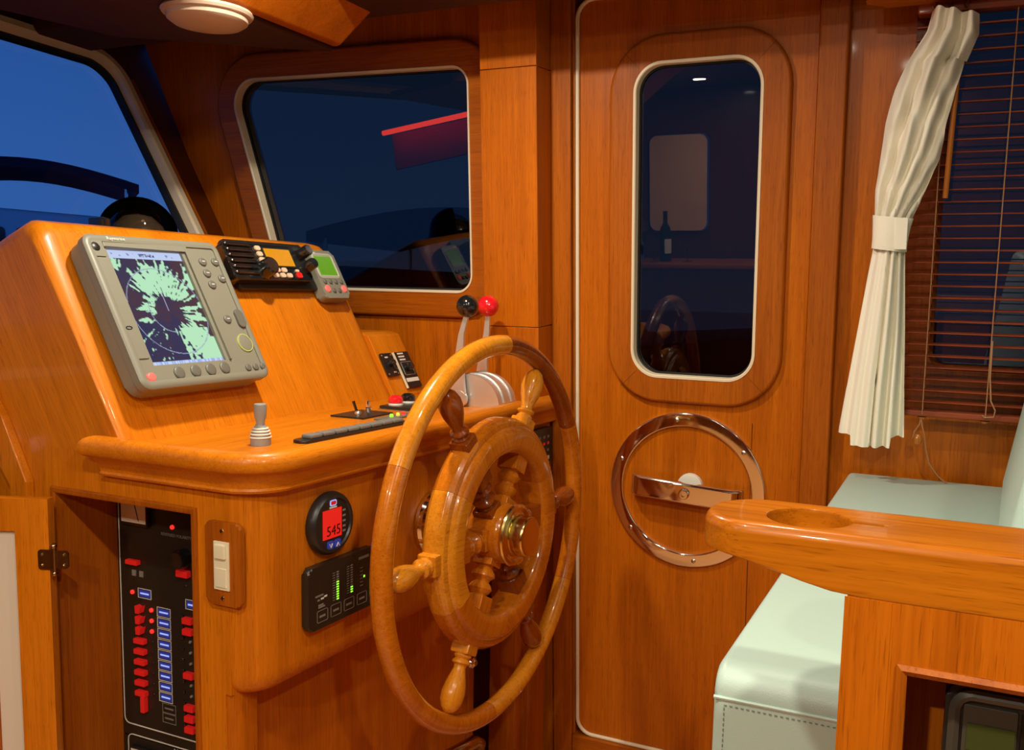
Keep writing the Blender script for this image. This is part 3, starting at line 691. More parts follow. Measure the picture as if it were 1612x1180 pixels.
obj('plate', B().box(-.045, .045, -.062, .055, 0, .004, .001), 'black_satin', tp)
obj('toggle', B().tube([(.0, -.02, .004), (-.004, -.022, .016), (-.010, -.024, .034)], [.004, .003, .0035], 8), 'black_gloss', tp)
obj('toggle_collar', B().lathe([(0, .008), (.005, .008), (.0075, .004), (.0075, 0)], 12), 'steel_brushed', tp, T(0, -.02, .004))
obj('push_button', B().lathe([(0, .026), (.004, .026), (.0058, .023), (.0058, .012), (.0085, .010), (.0085, 0)], 16), 'chrome', tp, T(-.005, .026, .004))
bp_ = thing('stop_button_panel', 'raised plate with red mushroom button and black mushroom button', 'button panel', T(-1.225, 1.90, 1.105))
obj('plate', B().box(-.045, .045, -.055, .075, 0, .010, .002), 'black_panel', bp_)
obj('plate_rim', B().box(-.048, .048, -.058, .078, .0, .003, .001), 'steel_brushed', bp_)
for y, m, nm in ((-.022, 'red_gloss', 'red_button'), (.032, 'black_gloss', 'black_button')):
    obj(nm, B().lathe([(0, .030), (.010, .029), (.0165, .024), (.018, .018), (.018, .012), (.012, .010), (0, .010)], 24), m, bp_, T(-.02, y, .004))
    obj('button_collar', B().lathe([(0, .014), (.015, .014), (.018, .011), (.018, .006), (0, .006)], 24), 'white_nylon', bp_, T(-.02, y, .002))
lp = thing('indicator_lamp_panel', 'flat grey ledge plate with green, amber and red indicator lamps', 'indicator panel', T(-1.160, 1.745, 1.105))
obj('plate', B().box(-.018, .018, -.055, .065, 0, .004, .001), 'grey_button', lp)
for y, m in ((-.012, 'green_led'), (.014, 'amber_led'), (.036, 'red_led')):
    obj('lamp', B().lathe([(0, .007), (.003, .0065), (.0042, .005), (.0045, 0)], 14), m, lp, T(0, y, .004))
MATS['red_led'].node_tree.nodes['Principled BSDF'].inputs['Emission Strength'].default_value = 1.2

# ================================================================== FASCIA INSTRUMENTS
gg = thing('digital_gauge', 'round black gauge with glowing red display reading 545', 'gauge', fascia(1.362, .963))
obj('bezel', B().lathe([(0, 0), (.058, 0), (.0595, .006), (.0575, .014), (.053, .019), (.048, .0195), (.046, .016), (0, .016)], 48), 'black_satin', gg)
obj('display', B().box(-.030, .022, -.026, .028, .0155, .0172), 'red_lcd', gg)
text('545', .027, 'lcd_digit', gg, T(-.001, -.013, .0174) @ RZ(0))
for x in (-.010, .010): obj('arrow_button', B().prism(rrect(x-.0085, x+.0085, -.046, -.031, .003), .0155, .018, .0008), 'blue_label', gg)
obj('top_emblem', B().prism(rrect(-.010, .008, .034, .045, .003), .0155, .0172, .0005), 'blue_label_text', gg)
obj('top_emblem', B().prism(rrect(-.008, .006, .036, .043, .002), .0165, .0176, .0003), 'red_plastic', gg)
obj('brand_bar', B().box(-.011, .009, .0295, .0325, .0155, .0168), 'white_print', gg)
for y in (.020, .010, .0, -.010, -.019): obj('side_mark', B().box(.026, .034, y-.0018, y+.0018, .0155, .0166), 'dim_print', gg)
for x in (-.010, .010): obj('arrow_mark', B().tube([(x-.004, -.040+.004*(1 if x < 0 else -1)*1, .0185), (x, -.040-.003*(1 if x < 0 else -1), .0185), (x+.004, -.040+.004*(1 if x < 0 else -1), .0185)], .0009, 5), 'white_print', gg)

mp = thing('battery_monitor_panel', 'rectangular black monitor panel with green bar graph lights below gauge', 'monitor panel', fascia(1.39, .833))
obj('body', B().prism(rrect(-.097, .097, -.059, .059, .010), 0, .016, .005, 3), 'black_panel', mp)
for i in range(12):
    y = -.016+i*.0047
    obj('bar_light', B().box(-.020, -.014, y-.0012, y+.0012, .0155, .0168), 'green_led' if i < 8 else 'dim_print', mp)
    obj('bar_scale', B().box(-.031, -.024, y-.0005, y+.0005, .0155, .0164), 'dim_print', mp)
for i in range(12):
    y = -.014+i*.0047
    obj('bar_light', B().box(.021, .027, y-.0012, y+.0012, .0155, .0168), 'green_led' if i < 3 else 'dim_print', mp)
    obj('bar_scale', B().box(.010, .017, y-.0005, y+.0005, .0155, .0164), 'dim_print', mp)
obj('status_light', B().box(.060, .064, .004, .008, .0155, .0168), 'green_led', mp)
for i in range(6): obj('status_mark', B().box(.050, .058, .024-.007*i, .0255-.007*i, .0155, .0164), 'dim_print', mp)
for x in (-.060, -.022, .016, .055):
    obj('soft_key', B().ring([(x-.014, -.046), (x+.014, -.046), (x+.014, -.025), (x-.014, -.025)], .002, [(0, .0155), (0, .0166), (.0009, .0166), (.0009, .0155)], 2), 'dim_print', mp)
    obj('key_mark', B().box(x-.008, x+.008, -.038, -.034, .0155, .0164), 'dim_print', mp)
for i, (x, y, wd_) in enumerate(((-.068, .004, .022), (-.070, -.004, .006), (-.060, -.003, .008), (-.051, -.001, .008), (-.064, -.014, .014), (-.062, -.018, .018))):
    obj('legend_mark', B().box(x-wd_/2, x+wd_/2, y-.0016, y+.0016, .0155, .0164), 'white_print' if i in (2, 3) else 'dim_print', mp)
obj('brand_bar', B().box(.046, .076, .042, .047, .0155, .0166), 'dim_print', mp)
kpd = thing('alarm_keypad', 'narrow black keypad with rows of red and white marks beside pilaster', 'keypad', fascia(2.205, .985))
obj('case', B().prism(rrect(-.058, .058, -.043, .050, .006), 0, .018, .004), 'black_panel', kpd)
for r_ in range(3):
    for c_ in range(4):
        obj('key_mark', B().box(-.040+.024*c_-.005, -.040+.024*c_+.005, .026-.018*r_-.0035, .026-.018*r_+.0035, .0175, .0186), 'red_plastic' if r_ == 1 and c_ > 1 else 'dim_print', kpd)
obj('label_strip', B().box(.0, .04, -.036, -.026, .0175, .0186), 'white_print', kpd)

# light switch on the side of the console
lsw = thing('light_switch', 'wooden switch plate with two ivory rocker switches on console side', 'light switch', SIDE @ T(-1.128, .922, 0))
obj('plate', B().prism(rrect(-.038, .040, -.073, .073, .010), 0, .010, .004, 2), 'frame_y', lsw)
obj('switch_insert', B().box(-.017, .016, -.045, .040, .009, .013, .001), 'ivory_plastic', lsw)
obj('rocker', B().prism([(-.013, .010), (.012, .010), (.012, .036), (-.013, .036)], .012, .018, .003), 'ivory_plastic', lsw)
obj('rocker', B().prism([(-.013, -.040), (.012, -.040), (.012, -.006), (-.013, -.006)], .012, .015, .002), 'ivory_plastic', lsw)
for y in (.058, -.060): button(lsw, (0, y, .010), .004, .004, 'brass_dark', name='screw', h=.0015)

# ================================================================== BREAKER PANEL
bk = thing('breaker_panel', 'black circuit breaker panel with red switches and blue labels inside cabinet', 'breaker panel', fr((0, 1.32, 0), (1, 0, 0), (0, 0, 1)))
obj('upper_plate', B().box(-1.545, -1.203, .462, 1.0, -.008, 0), 'black_panel', bk)
obj('lower_plate', B().box(-1.545, -1.203, .302, .459, -.008, 0), 'black_panel', bk)
obj('border_line', B().ring([(-1.538, .488), (-1.208, .488), (-1.208, 1.02), (-1.538, 1.02)], .012, [(0, -.0005), (0, .0008), (.0022, .0008), (.0022, -.0005)], 4), 'white_print', bk)
obj('border_line', B().ring([(-1.530, .31), (-1.208, .31), (-1.208, .463), (-1.530, .463)], .012, [(0, -.0005), (0, .0008), (.0022, .0008), (.0022, -.0005)], 4), 'white_print', bk)
obj('meter', B().box(-1.522, -1.448, .913, .998, 0, .012, .003), 'black_gloss', bk)
obj('meter_face', B().box(-1.518, -1.452, .920, .996, .0115, .0128), 'cream_panel', bk)
obj('meter_needle', B().tube([(-1.470, .925, .0135), (-1.488, .985, .0135)], .0008, 5), 'rubber_black', bk)
obj('meter', B().box(-1.515, -1.44, .36, .445, 0, .012, .003), 'black_gloss', bk)
obj('meter_face', B().box(-1.511, -1.444, .366, .441, .0115, .0128), 'cream_panel', bk)
text('12 VOLT', .018, 'white_print', bk, T(-1.372, .452, .0008))
text('REVERSED POLARITY', .0085, 'dim_print', bk, T(-1.384, .903, .0008))
def led(x, y): return button(bk, (x, y, 0), .0045, .0045, 'red_led', name='indicator', h=.004)
def redsw(x, y, w_=.028, h_=.011): return obj('breaker_switch', B().box(x-w_/2, x+w_/2, y-h_/2, y+h_/2, 0, .012, .002), 'red_plastic', bk)
def blue(x, y, lit=True, w_=.034, h_=.018):
    obj('label_frame', B().ring([(x-w_/2, y-h_/2), (x+w_/2, y-h_/2), (x+w_/2, y+h_/2), (x-w_/2, y+h_/2)], 0, [(0, -.0004), (0, .0010), (.0011, .0010), (.0011, -.0004)], 1), 'white_print' if lit else 'dim_print', bk)
    if lit: obj('label', B().box(x-w_/2+.002, x+w_/2-.002, y-h_/2+.002, y+h_/2-.002, -.0004, .0006), 'blue_label', bk)
    obj('label_line', B().box(x-w_*.34, x+w_*.34, y-.0016, y+.0016, .0003, .0012), 'blue_label_text' if lit else 'dim_print', bk)
redsw(-1.497, .836, .032, .010); led(-1.393, .920)
for x in (-1.500, -1.480): obj('digit_window', B().box(x-.005, x+.005, .806, .818, 0, .002), 'dim_print', bk)
led(-1.506, .771); blue(-1.473, .772)
for i in range(9):
    z = .741-.0222*i
    if i < 3:
        obj('breaker_switch', B().prism([(-1.487, z-.008), (-1.477, z-.008), (-1.472, z+.008), (-1.479, z+.003), (-1.488, z+.008)], 0, .014, .001), 'red_plastic', bk); led(-1.455, z)
    else:
        redsw(-1.483, z-.001); button(bk, (-1.455, z, 0), .003, .003, 'black_satin', name='screw', h=.002)
    blue(-1.422, z)
for z in (.541, .520): blue(-1.414, z, False)
redsw(-1.477, .540, .011, .034)
obj('rotary_knob', B().lathe([(0, .024), (.016, .024), (.020, .018), (.020, 0)], 20), 'black_gloss', bk, T(-1.362, .862, 0))
redsw(-1.362, .832, .03, .014); button(bk, (-1.363, .804, 0), .005, .005, 'black_satin', name='screw', h=.002); blue(-1.345, .769)
for i in range(11):
    z = .738-.0225*i
    button(bk, (-1.372, z+.006, 0), .004, .004, 'black_gloss', name='reset_button', h=.004)
    if i in (0, 1, 5, 8, 9, 10): redsw(-1.352, z, .024, .013)
    else: button(bk, (-1.352, z, 0), .003, .003, 'dim_print', name='switch_pin', h=.004)

# ================================================================== COMPASS
cp = thing('compass', 'black domed steering compass standing behind the instrument pod crest', 'compass', T(-1.735, 1.565, 1.452))
obj('bowl', B().lathe([(0, 0), (.092, 0), (.092, .030), (.086, .052), (.0, .052)], 40), 'black_gloss', cp)
hood = [(.086*math.cos(a), .050+.086*math.sin(a)) for a in [PI/2*i/12 for i in range(13)]]
obj('hood', B().lathe(hood+[(.0, .131), (.040, .120), (.072, .088), (.080, .052)], 40, None, False, math.radians(50), math.radians(226)), 'black_gloss', cp)
obj('dome', B().lathe([(.070*math.cos(a), .052+.062*math.sin(a)) for a in [PI/2*i/10 for i in range(11)]], 36), 'dome_glass', cp)
obj('card', B().lathe([(0, .098), (.030, .092), (.052, .072), (.060, .058), (0, .055)], 32), 'compass_card', cp)
obj('side_bracket', B().box(-.02, .02, -.118, -.088, 0, .082, .006), 'black_gloss', cp)

# ================================================================== OVERHEAD CONSOLE + DOME LAMP
oh = thing('overhead_console', 'teak overhead instrument box hanging above windshield', 'overhead console')
op_ = [(-1.485, 1.985), (-1.46, 1.985), (-1.335, 2.085), (-1.20, 2.168), (-1.485, 2.168)]
obj('box_body', B().prism([(-p[0], p[1]) for p in op_][::-1], .2, 1.955, .012, 3, fr((0, 0, 0), (-1, 0, 0), (0, 0, 1))), 'teak_x', oh)
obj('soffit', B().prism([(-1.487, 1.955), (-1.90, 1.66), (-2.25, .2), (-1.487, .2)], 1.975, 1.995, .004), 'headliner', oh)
gi = obj('instrument_case', B().box(-.06, .06, -.04, .04, 0, .02, .006), 'grey_case', oh, fr((-1.262, 1.69, 2.132), (0, 1, 0), (.78, 0, .625)))
dl = thing('dome_light', 'round frosted cabin dome light unlit on dark soffit', 'ceiling light', T(-1.525, 1.575, 1.975) @ RX(PI) @ Matrix.Scale(.88, 4))
obj('rim', B().lathe([(0, 0), (.105, 0), (.108, .006), (.104, .012), (.096, .014), (0, .014)], 48), 'frosted_lens', dl)
obj('lens', B().lathe([(.097, .012), (.094, .024), (.080, .034), (.050, .041), (0, .044)], 48), 'frosted_lens', dl)

# ================================================================== DOWNLIGHTS (fixtures of the lamps above)
names = ['over the counter end', 'overhead near the helm seat', 'over the console ledge', 'between wheel and door', 'added as fill over the port sideboard', 'added as fill behind the seat cabinet']
for i, (x, y, z, p) in enumerate(LAMPS):
    dn = thing('recessed_downlight', 'small round recessed ceiling downlight '+names[i], 'ceiling light', T(x, y, z), 'recessed ceiling downlights')
    obj('trim_ring', B().lathe([(.045, .004), (.045, -.002), (.055, -.004), (.060, 0), (.060, .004)], 28, None, True), 'chrome', dn)
    obj('bulb', B().lathe([(0, .001), (.0445, .001), (.0445, .004), (0, .004)], 24), 'frosted_lens', dn)

# ================================================================== BLIND
bl = thing('wooden_blind', 'reddish wooden venetian blind with thin level slats over side window', 'blind', WALL)
X0, X1 = -.137, .62
sl = None
for i in range(32):
    u = .078+.0256*i; mt = T(0, u, .070) @ RX(math.radians(2))
    if sl is None: sl = obj('slat', B().box(X0, X1, -.0014, .0014, -.0125, .0125, .001, 1), 'blind_wood', bl, mt)
    else: clone(sl, bl, mt)
obj('bottom_rail', B().box(X0, X1, .044, .058, .056, .084, .004), 'blind_wood', bl)
obj('head_rail', B().box(X0, X1, .895, .93, .045, .095, .004), 'blind_wood', bl)
for x in (-.076, .052, .30, .5):
    for z in (.055, .085): obj('ladder_cord', B().tube([(x+(.012 if x == .052 and False else 0), .05, z), (x, .90, z)], .0011, 5), 'cord', bl)
    obj('cord_button', B().lathe([(0, -.005), (.008, -.005), (.010, 0)], 14, RX(-PI/2)), 'wand_wood', bl, T(x, .042, .070))
obj('wand', B().tube([(-.045, .875, .098), (-.052, .78, .104), (-.059, .52, .104)], .006, 10), 'wand_wood', bl)
cordp = [(-.078, .04, .074), (-.080, .025, .076), (-.090, .008, .080), (-.092, -.008, .082), (-.086, -.012, .083)]
obj('pull_cord', B().tube(cordp, .0018, 6), 'cord', bl)
obj('pull_cord', B().tube([(-.078, .04, .074), (-.074, .022, .08), (-.068, .0, .08), (-.064, -.03, .075), (-.055, -.065, .07), (-.035, -.095, .06), (-.01, -.115, .055), (.02, -.135, .05)], .0016, 6), 'cord', bl)
obj('pull_cord', B().tube([(.054, .22, .088), (.055, .14, .089), (.060, .09, .090), (.070, .07, .090), (.068, .055, .090), (.050, .053, .090), (.045, .058, .090)], .0016, 6), 'cord', bl)
obj('cord_tassel', B().lathe([(0, .012), (.006, .010), (.010, .002), (.011, -.006), (.008, -.013), (0, -.014)], 16, RX(-PI/2)), 'wand_wood', bl, T(-.082, -.006, .080))

# ================================================================== CURTAIN
ct = thing('curtain', 'cream cotton curtain gathered in a tie beside the blind', 'curtain', WALL)
lev = [(.900, -.108, -.020), (.862, -.116, -.018), (.80, -.150, -.040), (.74, -.172, -.052), (.675, -.186, -.065), (.60, -.192, -.076), (.54, -.197, -.096), (.48, -.196, -.122), (.45, -.194, -.129), (.42, -.194, -.131), (.36, -.202, -.128), (.24, -.217, -.121), (.12, -.232, -.115), (.0, -.246, -.108)]
def lerp_lev(u):
    for a, b_ in zip(lev, lev[1:]):
        if b_[0] <= u <= a[0]:
            k = (u-b_[0])/(a[0]-b_[0]); return b_[1]+(a[1]-b_[1])*k, b_[2]+(a[2]-b_[2])*k
    return lev[-1][1:]
rows = []; NU, NV = 70, 96
for i in range(NU+1):
    u = .90-.905*i/NU; l, r_ = lerp_lev(max(u, 0)); row = []
    upper = max(0, (u-.45)/.45); lower = max(0, (.45-u)/.45)
    for j in range(NV+1):
        s = j/NV
        amp = .008+.010*upper+.010*lower
        ph = 5.2*s*2*PI if u < .45 else (2.3+2.9*(1-upper)**2)*s*2*PI
        fold = math.sin(ph+1.4*math.sin(3*s+u*6))*amp
        if u >= .45: fold += .022*upper*noise.noise(Vector((s*3.5+u*5, u*9, 1)))+.012*noise.noise(Vector((s*8+u*9, u*18, 4)))
        else: fold *= (.25 if s < .48 else 1.0)*(1-.2*lower); fold += (.012*lower if s < .48 else 0)
        bulge = .030*math.sin(PI*s)
        sag = .014*lower*(-1 if .2 < s < .8 else .6)*lower
        tilt = (-.020*s*upper if u > .8 else 0)
        row.append((l+(r_-l)*s, u+tilt+(sag if u < .1 else 0), max(.092, .118+bulge+fold)))
    rows.append(row)
cu = obj('cloth', B().grid(rows), 'curtain_cotton', ct, None, 80)
so = cu.modifiers.new('thickness', 'SOLIDIFY'); so.thickness = .0015
tb = []
for (u0, off) in ((.412, 0), (.430, .002), (.462, .002), (.482, 0)):
    l, r_ = lerp_lev(u0); cxx, hw = (l+r_)/2, (r_-l)/2+.004; tb.append([(cxx+hw*math.cos(2*PI*k/28), u0-.004*math.cos(2*PI*k/28), .130+.030*math.sin(2*PI*k/28)+off) for k in range(29)])
tie = obj('tie_band', B().grid(tb), 'curtain_cotton', ct, None, 80)
so = tie.modifiers.new('thickness', 'SOLIDIFY'); so.thickness = .003; so.offset = 1
obj('tie_flap', B().box(-.150, -.126, .414, .480, .159, .163, .001), 'curtain_cotton', ct)
tk = thing('curtain_track', 'dark curtain track with hooks above the cream curtain', 'curtain track', WALL)
obj('rail', B().box(-.13, .5, .925, .945, .085, .115, .003), 'black_satin', tk)
for x in (-.105, -.075, -.045): obj('hook', B().tube([(x, .925, .10), (x+.004, .912, .104), (x, .898, .108), (x-.004, .905, .112)], .002, 6), 'brass_dark', tk)

# ================================================================== SETTEE
def rbox(x0, x1, y0, y1, z0, z1, bev, seg=6):
    return B().box(x0, x1, y0, y1, z0, z1, bev, seg)
sb = thing('settee_base', 'teak base under the pale green settee cushion', 'bench')
obj('front_board', B().box(-.215, -.19, 1.02, 2.24, .0, .845, .004), 'console_z', sb)
obj('end_board', B().box(-.19, .60, 1.02, 1.045, .0, .845, .004), 'console_z', sb)
obj('top_board', B().box(-.19, .60, 1.045, 2.24, .82, .845), 'console_y', sb)
sc_ = thing('seat_cushion', 'pale green vinyl seat cushion with stitched rounded front', 'cushion')
cz0, cz1 = .846, .985
cu_b = B(); t_ = bmesh.new(); bmesh.ops.create_cube(t_, size=1)
for v in t_.verts: v.co = Vector((-.232 if v.co.x < 0 else .60, .990 if v.co.y < 0 else 2.285, cz0 if v.co.z < 0 else cz1))
es = [e for e in t_.edges if abs(e.verts[0].co.y-.99) < 1e-4 and abs(e.verts[1].co.y-.99) < 1e-4 and e.verts[0].co.z > .9 and e.verts[1].co.z > .9]
bmesh.ops.bevel(t_, geom=es, offset=.034, segments=8, profile=.5, affect='EDGES')
es = [e for e in t_.edges if e.calc_face_angle(0) > .5]
bmesh.ops.bevel(t_, geom=es, offset=.012, segments=4, profile=.5, affect='EDGES')
cu_b.add(t_); obj('cushion_body', cu_b, 'teal_vinyl', sc_)
obj('welt', B().tube([(-.230, .9895, .950), (.0, .9895, .950), (.3, .9895, .950)], .0022, 6), 'teal_vinyl', sc_)
st = B()
for i in range(50): st.box(-.218+.0062*i, -.2150+.0062*i, .9888, .9902, .9415, .9425)
for i in range(16): st.box(-.2185, -.2175, .9888, .9902, .936-.0062*i, .9392-.0062*i)
o = obj('stitching', st, 'teal_thread', sc_); o['kind'] = 'stuff'
bc = thing('backrest_cushion', 'pale green vinyl backrest cushion standing at right edge', 'cushion')
bk_b = B(); t_ = bmesh.new(); bmesh.ops.create_cube(t_, size=1)
for v in t_.verts:
    y = 1.30 if v.co.y < 0 else 2.22; z = .986 if v.co.z < 0 else 1.42
    fx = .050+(y-1.30)*.046+(z-.986)*.16
    v.co = Vector((fx if v.co.x < 0 else fx+.14, y, z))
bmesh.ops.bevel(t_, geom=list(t_.edges), offset=.028, segments=5, profile=.5, affect='EDGES')
bk_b.add(t_); obj('cushion_body', bk_b, 'teal_vinyl', bc)

# ================================================================== CABINET, COUNTER, OVEN
cab = thing('end_cabinet', 'teak end cabinet with moulded opening under the cup holder counter', 'cabinet')
CB = fr((0, .8008, 0), (1, 0, 0), (0, 0, 1))
obj('front_frame', B().plate([(-.076, .0), (.75, .0), (.75, 1.1483), (-.076, 1.1483)], [[(-.026, .62), (.60, .62), (.60, 1.090), (-.026, 1.090)]], -.02, 0), 'teak_y', cab, CB)
obj('stile', B().box(-.078, -.040, .0, 1.1475, 0, .0005), 'teak_y', cab, CB)
obj('opening_bead', B().ring([(-.026, .62), (.60, .62), (.60, 1.090), (-.026, 1.090)], 0, [(-.0015, -.02), (-.0015, .003), (.003, .006), (.007, .003), (.007, 0.0002)], 1), 'frame_y', cab, CB)
obj('lining', B().box(-.076, -.052, .0, 1.147, -.095, -.021).box(-.050, .75, .595, .615, -.095, -.021).box(-.050, .75, 1.092, 1.147, -.095, -.021), 'teak_y', cab, CB)
obj('back_board', B().box(-.076, .75, .0, 1.147, -.105, -.096), 'teak_y', cab, CB)
ctop = thing('counter', 'thick rounded teak counter with round mug hole and handle slot', 'counter')
oc = rpoly([(-.212, .800), (.80, .800), (.80, .912), (-.212, .912)], [.050, 0, 0, .054], 0, 12)
hr = .0365; hx, hy = -.1185, .852
hole = []
a0 = math.asin(.0045/hr)
for k in range(41):
    a = a0+(2*PI-2*a0)*k/40; hole.append((hx+hr*math.cos(a), hy+hr*math.sin(a)))
for k in range(7):
    a = -PI/2+PI*k/6; hole.append((-.056+.0045*math.cos(a), hy+.0045*math.sin(a)))
t_ = bmesh.new()
def loopv(pts, z): return [t_.verts.new((p[0], p[1], z)) for p in pts]
def offp(d):
    base = rpoly([(-.212, .800), (.80, .800), (.80, .912), (-.212, .912)], [.050, 0.0, 0, .054], d, 12); out = []
    for p, q in zip(base, base[1:]+base[:1]):
        n_ = 40 if abs(q[0]-p[0]) > .5 else 1
        out += [(p[0]+(q[0]-p[0])*k/n_, p[1]+(q[1]-p[1])*k/n_) for k in range(n_)]
    return out
layers = [(offp(-.0016), 1.148), (offp(-.0005), 1.1485), (offp(0), 1.1495), (offp(0), 1.152), (offp(0), 1.1905), (offp(0), 1.192), (offp(-.0015), 1.1965), (offp(-.004), 1.199), (offp(-.0075), 1.200), (offp(-.0095), 1.200)]
LV = [loopv(p, z) for p, z in layers]
for a, b_ in zip(LV, LV[1:]):
    for i in range(len(a)): t_.faces.new((a[i], a[(i+1) % len(a)], b_[(i+1) % len(a)], b_[i]))
cen = Vector((hx, hy))
def hoff(d): return [((Vector(p)-cen)*(1+d/max((Vector(p)-cen).length, 1e-4))+cen)[:] for p in hole]
def taper(vs):
    for v in vs:
        k_ = max(0, min(1, (-.07-v.co.x)/.12)); v.co.z += .021*k_*k_*(3-2*k_)
for l_ in LV[:4]: taper(l_)
H = [loopv(hoff(.004), 1.200), loopv(hoff(.0012), 1.199), loopv(hole, 1.196), loopv(hole, 1.148)]
for a, b_ in zip(H, H[1:]):
    for i in range(len(a)): t_.faces.new((a[i], b_[i], b_[(i+1) % len(a)], a[(i+1) % len(a)]))
taper(H[-1])
def edges_of(lp): return [t_.edges.get((lp[i], lp[(i+1) % len(lp)])) for i in range(len(lp))]
bmesh.ops.triangle_fill(t_, use_beauty=True, edges=edges_of(LV[-1])+edges_of(H[0]), normal=(0, 0, 1))
bmesh.ops.triangle_fill(t_, use_beauty=True, edges=edges_of(LV[0])+edges_of(H[-1]), normal=(0, 0, -1))
bmesh.ops.recalc_face_normals(t_, faces=t_.faces)
cb_ = B(); cb_.add(t_); obj('counter_top', cb_, 'counter_wood', ctop)
ov = thing('built_in_appliance', 'black appliance with rounded frame set in the cabinet opening', 'appliance', CB @ T(0, 0, -.03))
obj('case', B().prism(rrect(.006, .57, .66, 1.080, .012), -.05, .006, .005), 'black_satin', ov)
obj('front_rim', B().ring([(.018, .68), (.56, .68), (.56, 1.068), (.018, 1.068)], .010, [(0, .004), (0, .010), (.004, .012), (.009, .010), (.009, .004)], 5), 'oven_grey', ov)
obj('side_strip', B().box(.020, .062, .685, 1.064, .004, .009, .002), 'oven_grey', ov)
obj('strip_window', B().box(.024, .060, 1.025, 1.048, .0085, .0100), 'oven_print', ov)
obj('glass_front', B().box(.064, .556, .685, 1.064, .004, .009, .002), 'oven_glass', ov)
obj('front_knob', B().lathe([(0, .008), (.012, .007), (.015, .002), (.015, 0)], 20, Matrix.Diagonal((1.2, .55, 1, 1))), 'black_gloss', ov, T(.042, 1.000, .009))

# ================================================================== BEHIND THE CAMERA: seen in the glass
ps = thing('roller_shade', 'pale roller shade drawn down in the port window', 'shade', fr((0, -1.36, 0), (1, 0, 0), (0, 0, -1)))
obj('shade_cloth', B().prism(rrect(-1.945, -1.565, -1.885, -1.285, .05), -.012, -.008), 'shade_fabric', ps)
pc = thing('port_counter', 'dark wood sideboard along the port side', 'sideboard')
obj('body', B().box(-1.97, -.9, -1.34, -1.0, 0, 1.08, .005), 'shadow_wood', pc)
obj('worktop', B().box(-1.97, -.88, -1.34, -.98, 1.08, 1.11, .008), 'frame_x', pc)
bt = thing('wine_bottle', 'dark wine bottle standing on the port sideboard', 'bottle', T(-1.77, -1.14, 1.111))
obj('bottle_body', B().lathe([(0, 0), (.036, 0), (.037, .01), (.037, .18), (.030, .21), (.015, .235), (.0135, .30), (.0155, .302), (.0155, .312), (0, .312)], 24), 'bottle_glass', bt)
obj('bottle_label', B().lathe([(.0374, .05), (.0376, .05), (.0376, .14), (.0374, .14)], 24, None, False, -.3, 1.4), 'white_print', bt)
for i, (x, y, lb) in enumerate(((-1.83, -1.08, 'left of the bottle'), (-1.62, -1.12, 'right of the bottle'))):
    wg = thing('wine_glass', 'stemmed clear wine glass standing '+lb, 'glass', T(x, y, 1.111), 'wine glasses')
    obj('glass_bowl', B().lathe([(0, .085), (.018, .088), (.032, .11), (.034, .14), (.028, .175)], 20), 'drink_glass', wg)
    obj('glass_stem', B().lathe([(0, .002), (.030, .002), (.030, 0), (.004, .006), (.0035, .085), (0, .086)], 18), 'drink_glass', wg)

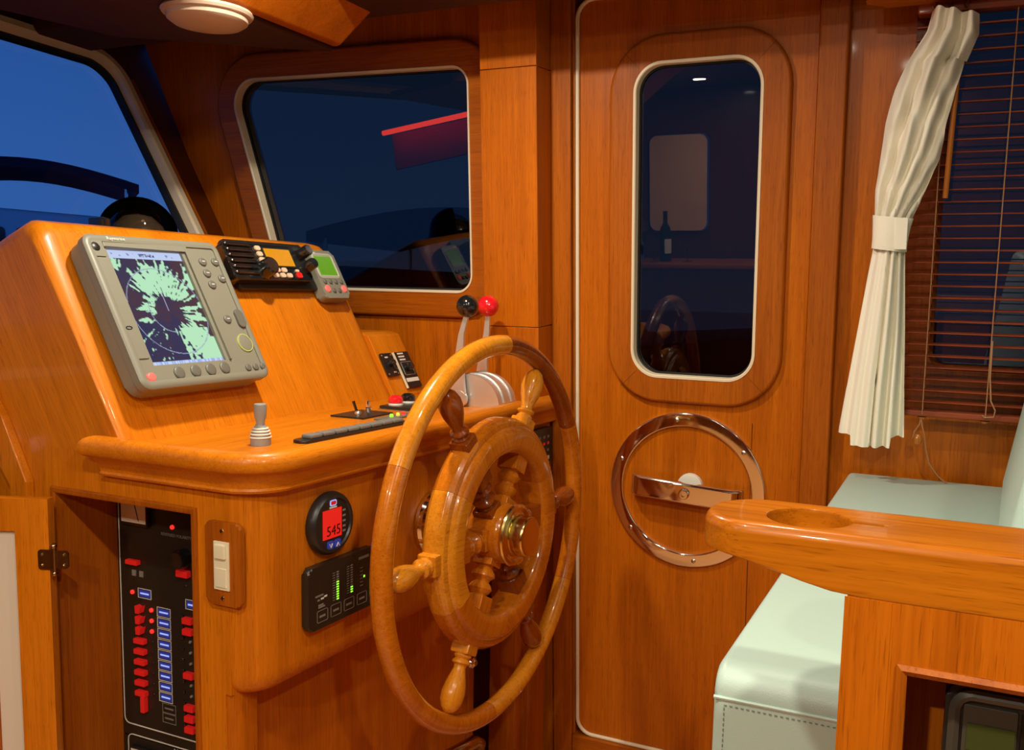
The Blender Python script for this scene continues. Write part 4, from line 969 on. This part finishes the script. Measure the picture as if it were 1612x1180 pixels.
# ================================================================== OUTSIDE
wt = obj('harbour_water', B().box(-60, 60, -20, 120, -1.05, -1.0), 'water_dark'); wt['kind'] = 'stuff'; wt['label'] = 'dark harbour water outside'
def boat(name, label, loc, rz, L, Wd, H, mh, mc, canopy):
    t = thing(name, label, 'boat', Matrix.Translation(loc) @ RZ(rz))
    b = B(); t2 = bmesh.new(); rows = []
    for k in range(13):
        s = k/12; x = -L/2+L*s; hw = Wd/2*(1-max(0, (s-.55)/.45)**2.2)+.02; sh = H*(1+.25*s*s)
        rows.append([t2.verts.new((x, -hw*.55, 0)), t2.verts.new((x, -hw, sh)), t2.verts.new((x, -hw*.9, sh+.03)), t2.verts.new((x, hw*.9, sh+.03)), t2.verts.new((x, hw, sh)), t2.verts.new((x, hw*.55, 0))])
    for a, c in zip(rows, rows[1:]):
        for i in range(6): t2.faces.new((a[i], a[(i+1) % 6], c[(i+1) % 6], c[i]))
    t2.faces.new(rows[0][::-1]); t2.faces.new(rows[-1]); bmesh.ops.recalc_face_normals(t2, faces=t2.faces); b.add(t2)
    obj('hull', b, mh, t)
    obj('deckhouse', B().prism([(-L*.28, H), (L*.18, H), (L*.10, H+.75), (-L*.24, H+.85)], -Wd*.3, Wd*.3, .08, 3, RX(PI/2)), mc, t)
    for i in range(4):
        obj('cabin_window', B().prism(rrect(-L*.22+i*L*.085, -L*.15+i*L*.085, H+.28, H+.58, .05), Wd*.3, Wd*.305, 0, 2, RX(PI/2)), 'black_gloss', t)
    if canopy:
        prof_ = [(-L*.22+L*.36*i/14, H+1.15+.22*math.sin(PI*i/14)) for i in range(15)]
        obj('canopy', B().prism(prof_+[(p[0], p[1]-.10) for p in prof_[::-1]], -Wd*.36, Wd*.36, .02, 2, RX(PI/2)), 'canvas_navy', t)
        for sx in (-.2, .12):
            for sy in (-1, 1): obj('canopy_pole', B().tube([(L*sx, sy*Wd*.33, H), (L*sx, sy*Wd*.33, H+1.2)], .02, 6), 'steel_brushed', t)
    return t
boat('neighbour_boat', 'blurred pale motorboat with navy canopy outside the windshield', (-10.6, 8.2, -.95), .90, 7.0, 2.6, 2.35, 'hull_grey', 'hull_grey', True)
boat('neighbour_boat', 'dark boat moored outside the side window', (-4.2, 8.5, -.95), .15, 8, 3.0, 1.7, 'dark_hull', 'dark_hull', True)
boat('neighbour_boat', 'dark boat moored outside beyond the blind', (5.2, 9.5, -.95), -.1, 9, 2.8, 1.7, 'dark_hull', 'dark_hull', True)
nb = [o for o in COL.objects if o.get('label', '').startswith('dark boat moored outside the side')][0]
inv = nb.matrix_world.inverted() if False else (Matrix.Translation((-4.2, 8.5, -.95)) @ RZ(.15)).inverted()
pa, pb = inv @ Vector((-4.75, 6.95, 2.72)), inv @ Vector((-3.45, 6.95, 2.90))
obj('red_streak_tube', B().tube([pa, pb], .022, 8), 'streak_red', nb)  # added glowing tube, stands for a blurred red streak in the window
aw = B(); aw.prism([(0, -.30), (1.3, -.28), (1.3, .01), (0, .01)], -.16, -.14, .004, 1, fr(pa, pb-pa, (0, 0, 1)))
obj('streak_sheet', aw, 'streak_sheet_red', nb)  # sheet added to catch the tube's glow and soften the streak
obj('streak_post', B().tube([(pb.x, pb.y+.05, 1.6), (pb.x, pb.y+.05, pb.z)], .02, 6), 'dark_hull', nb)  # added post to hold up the streak tube and sheet
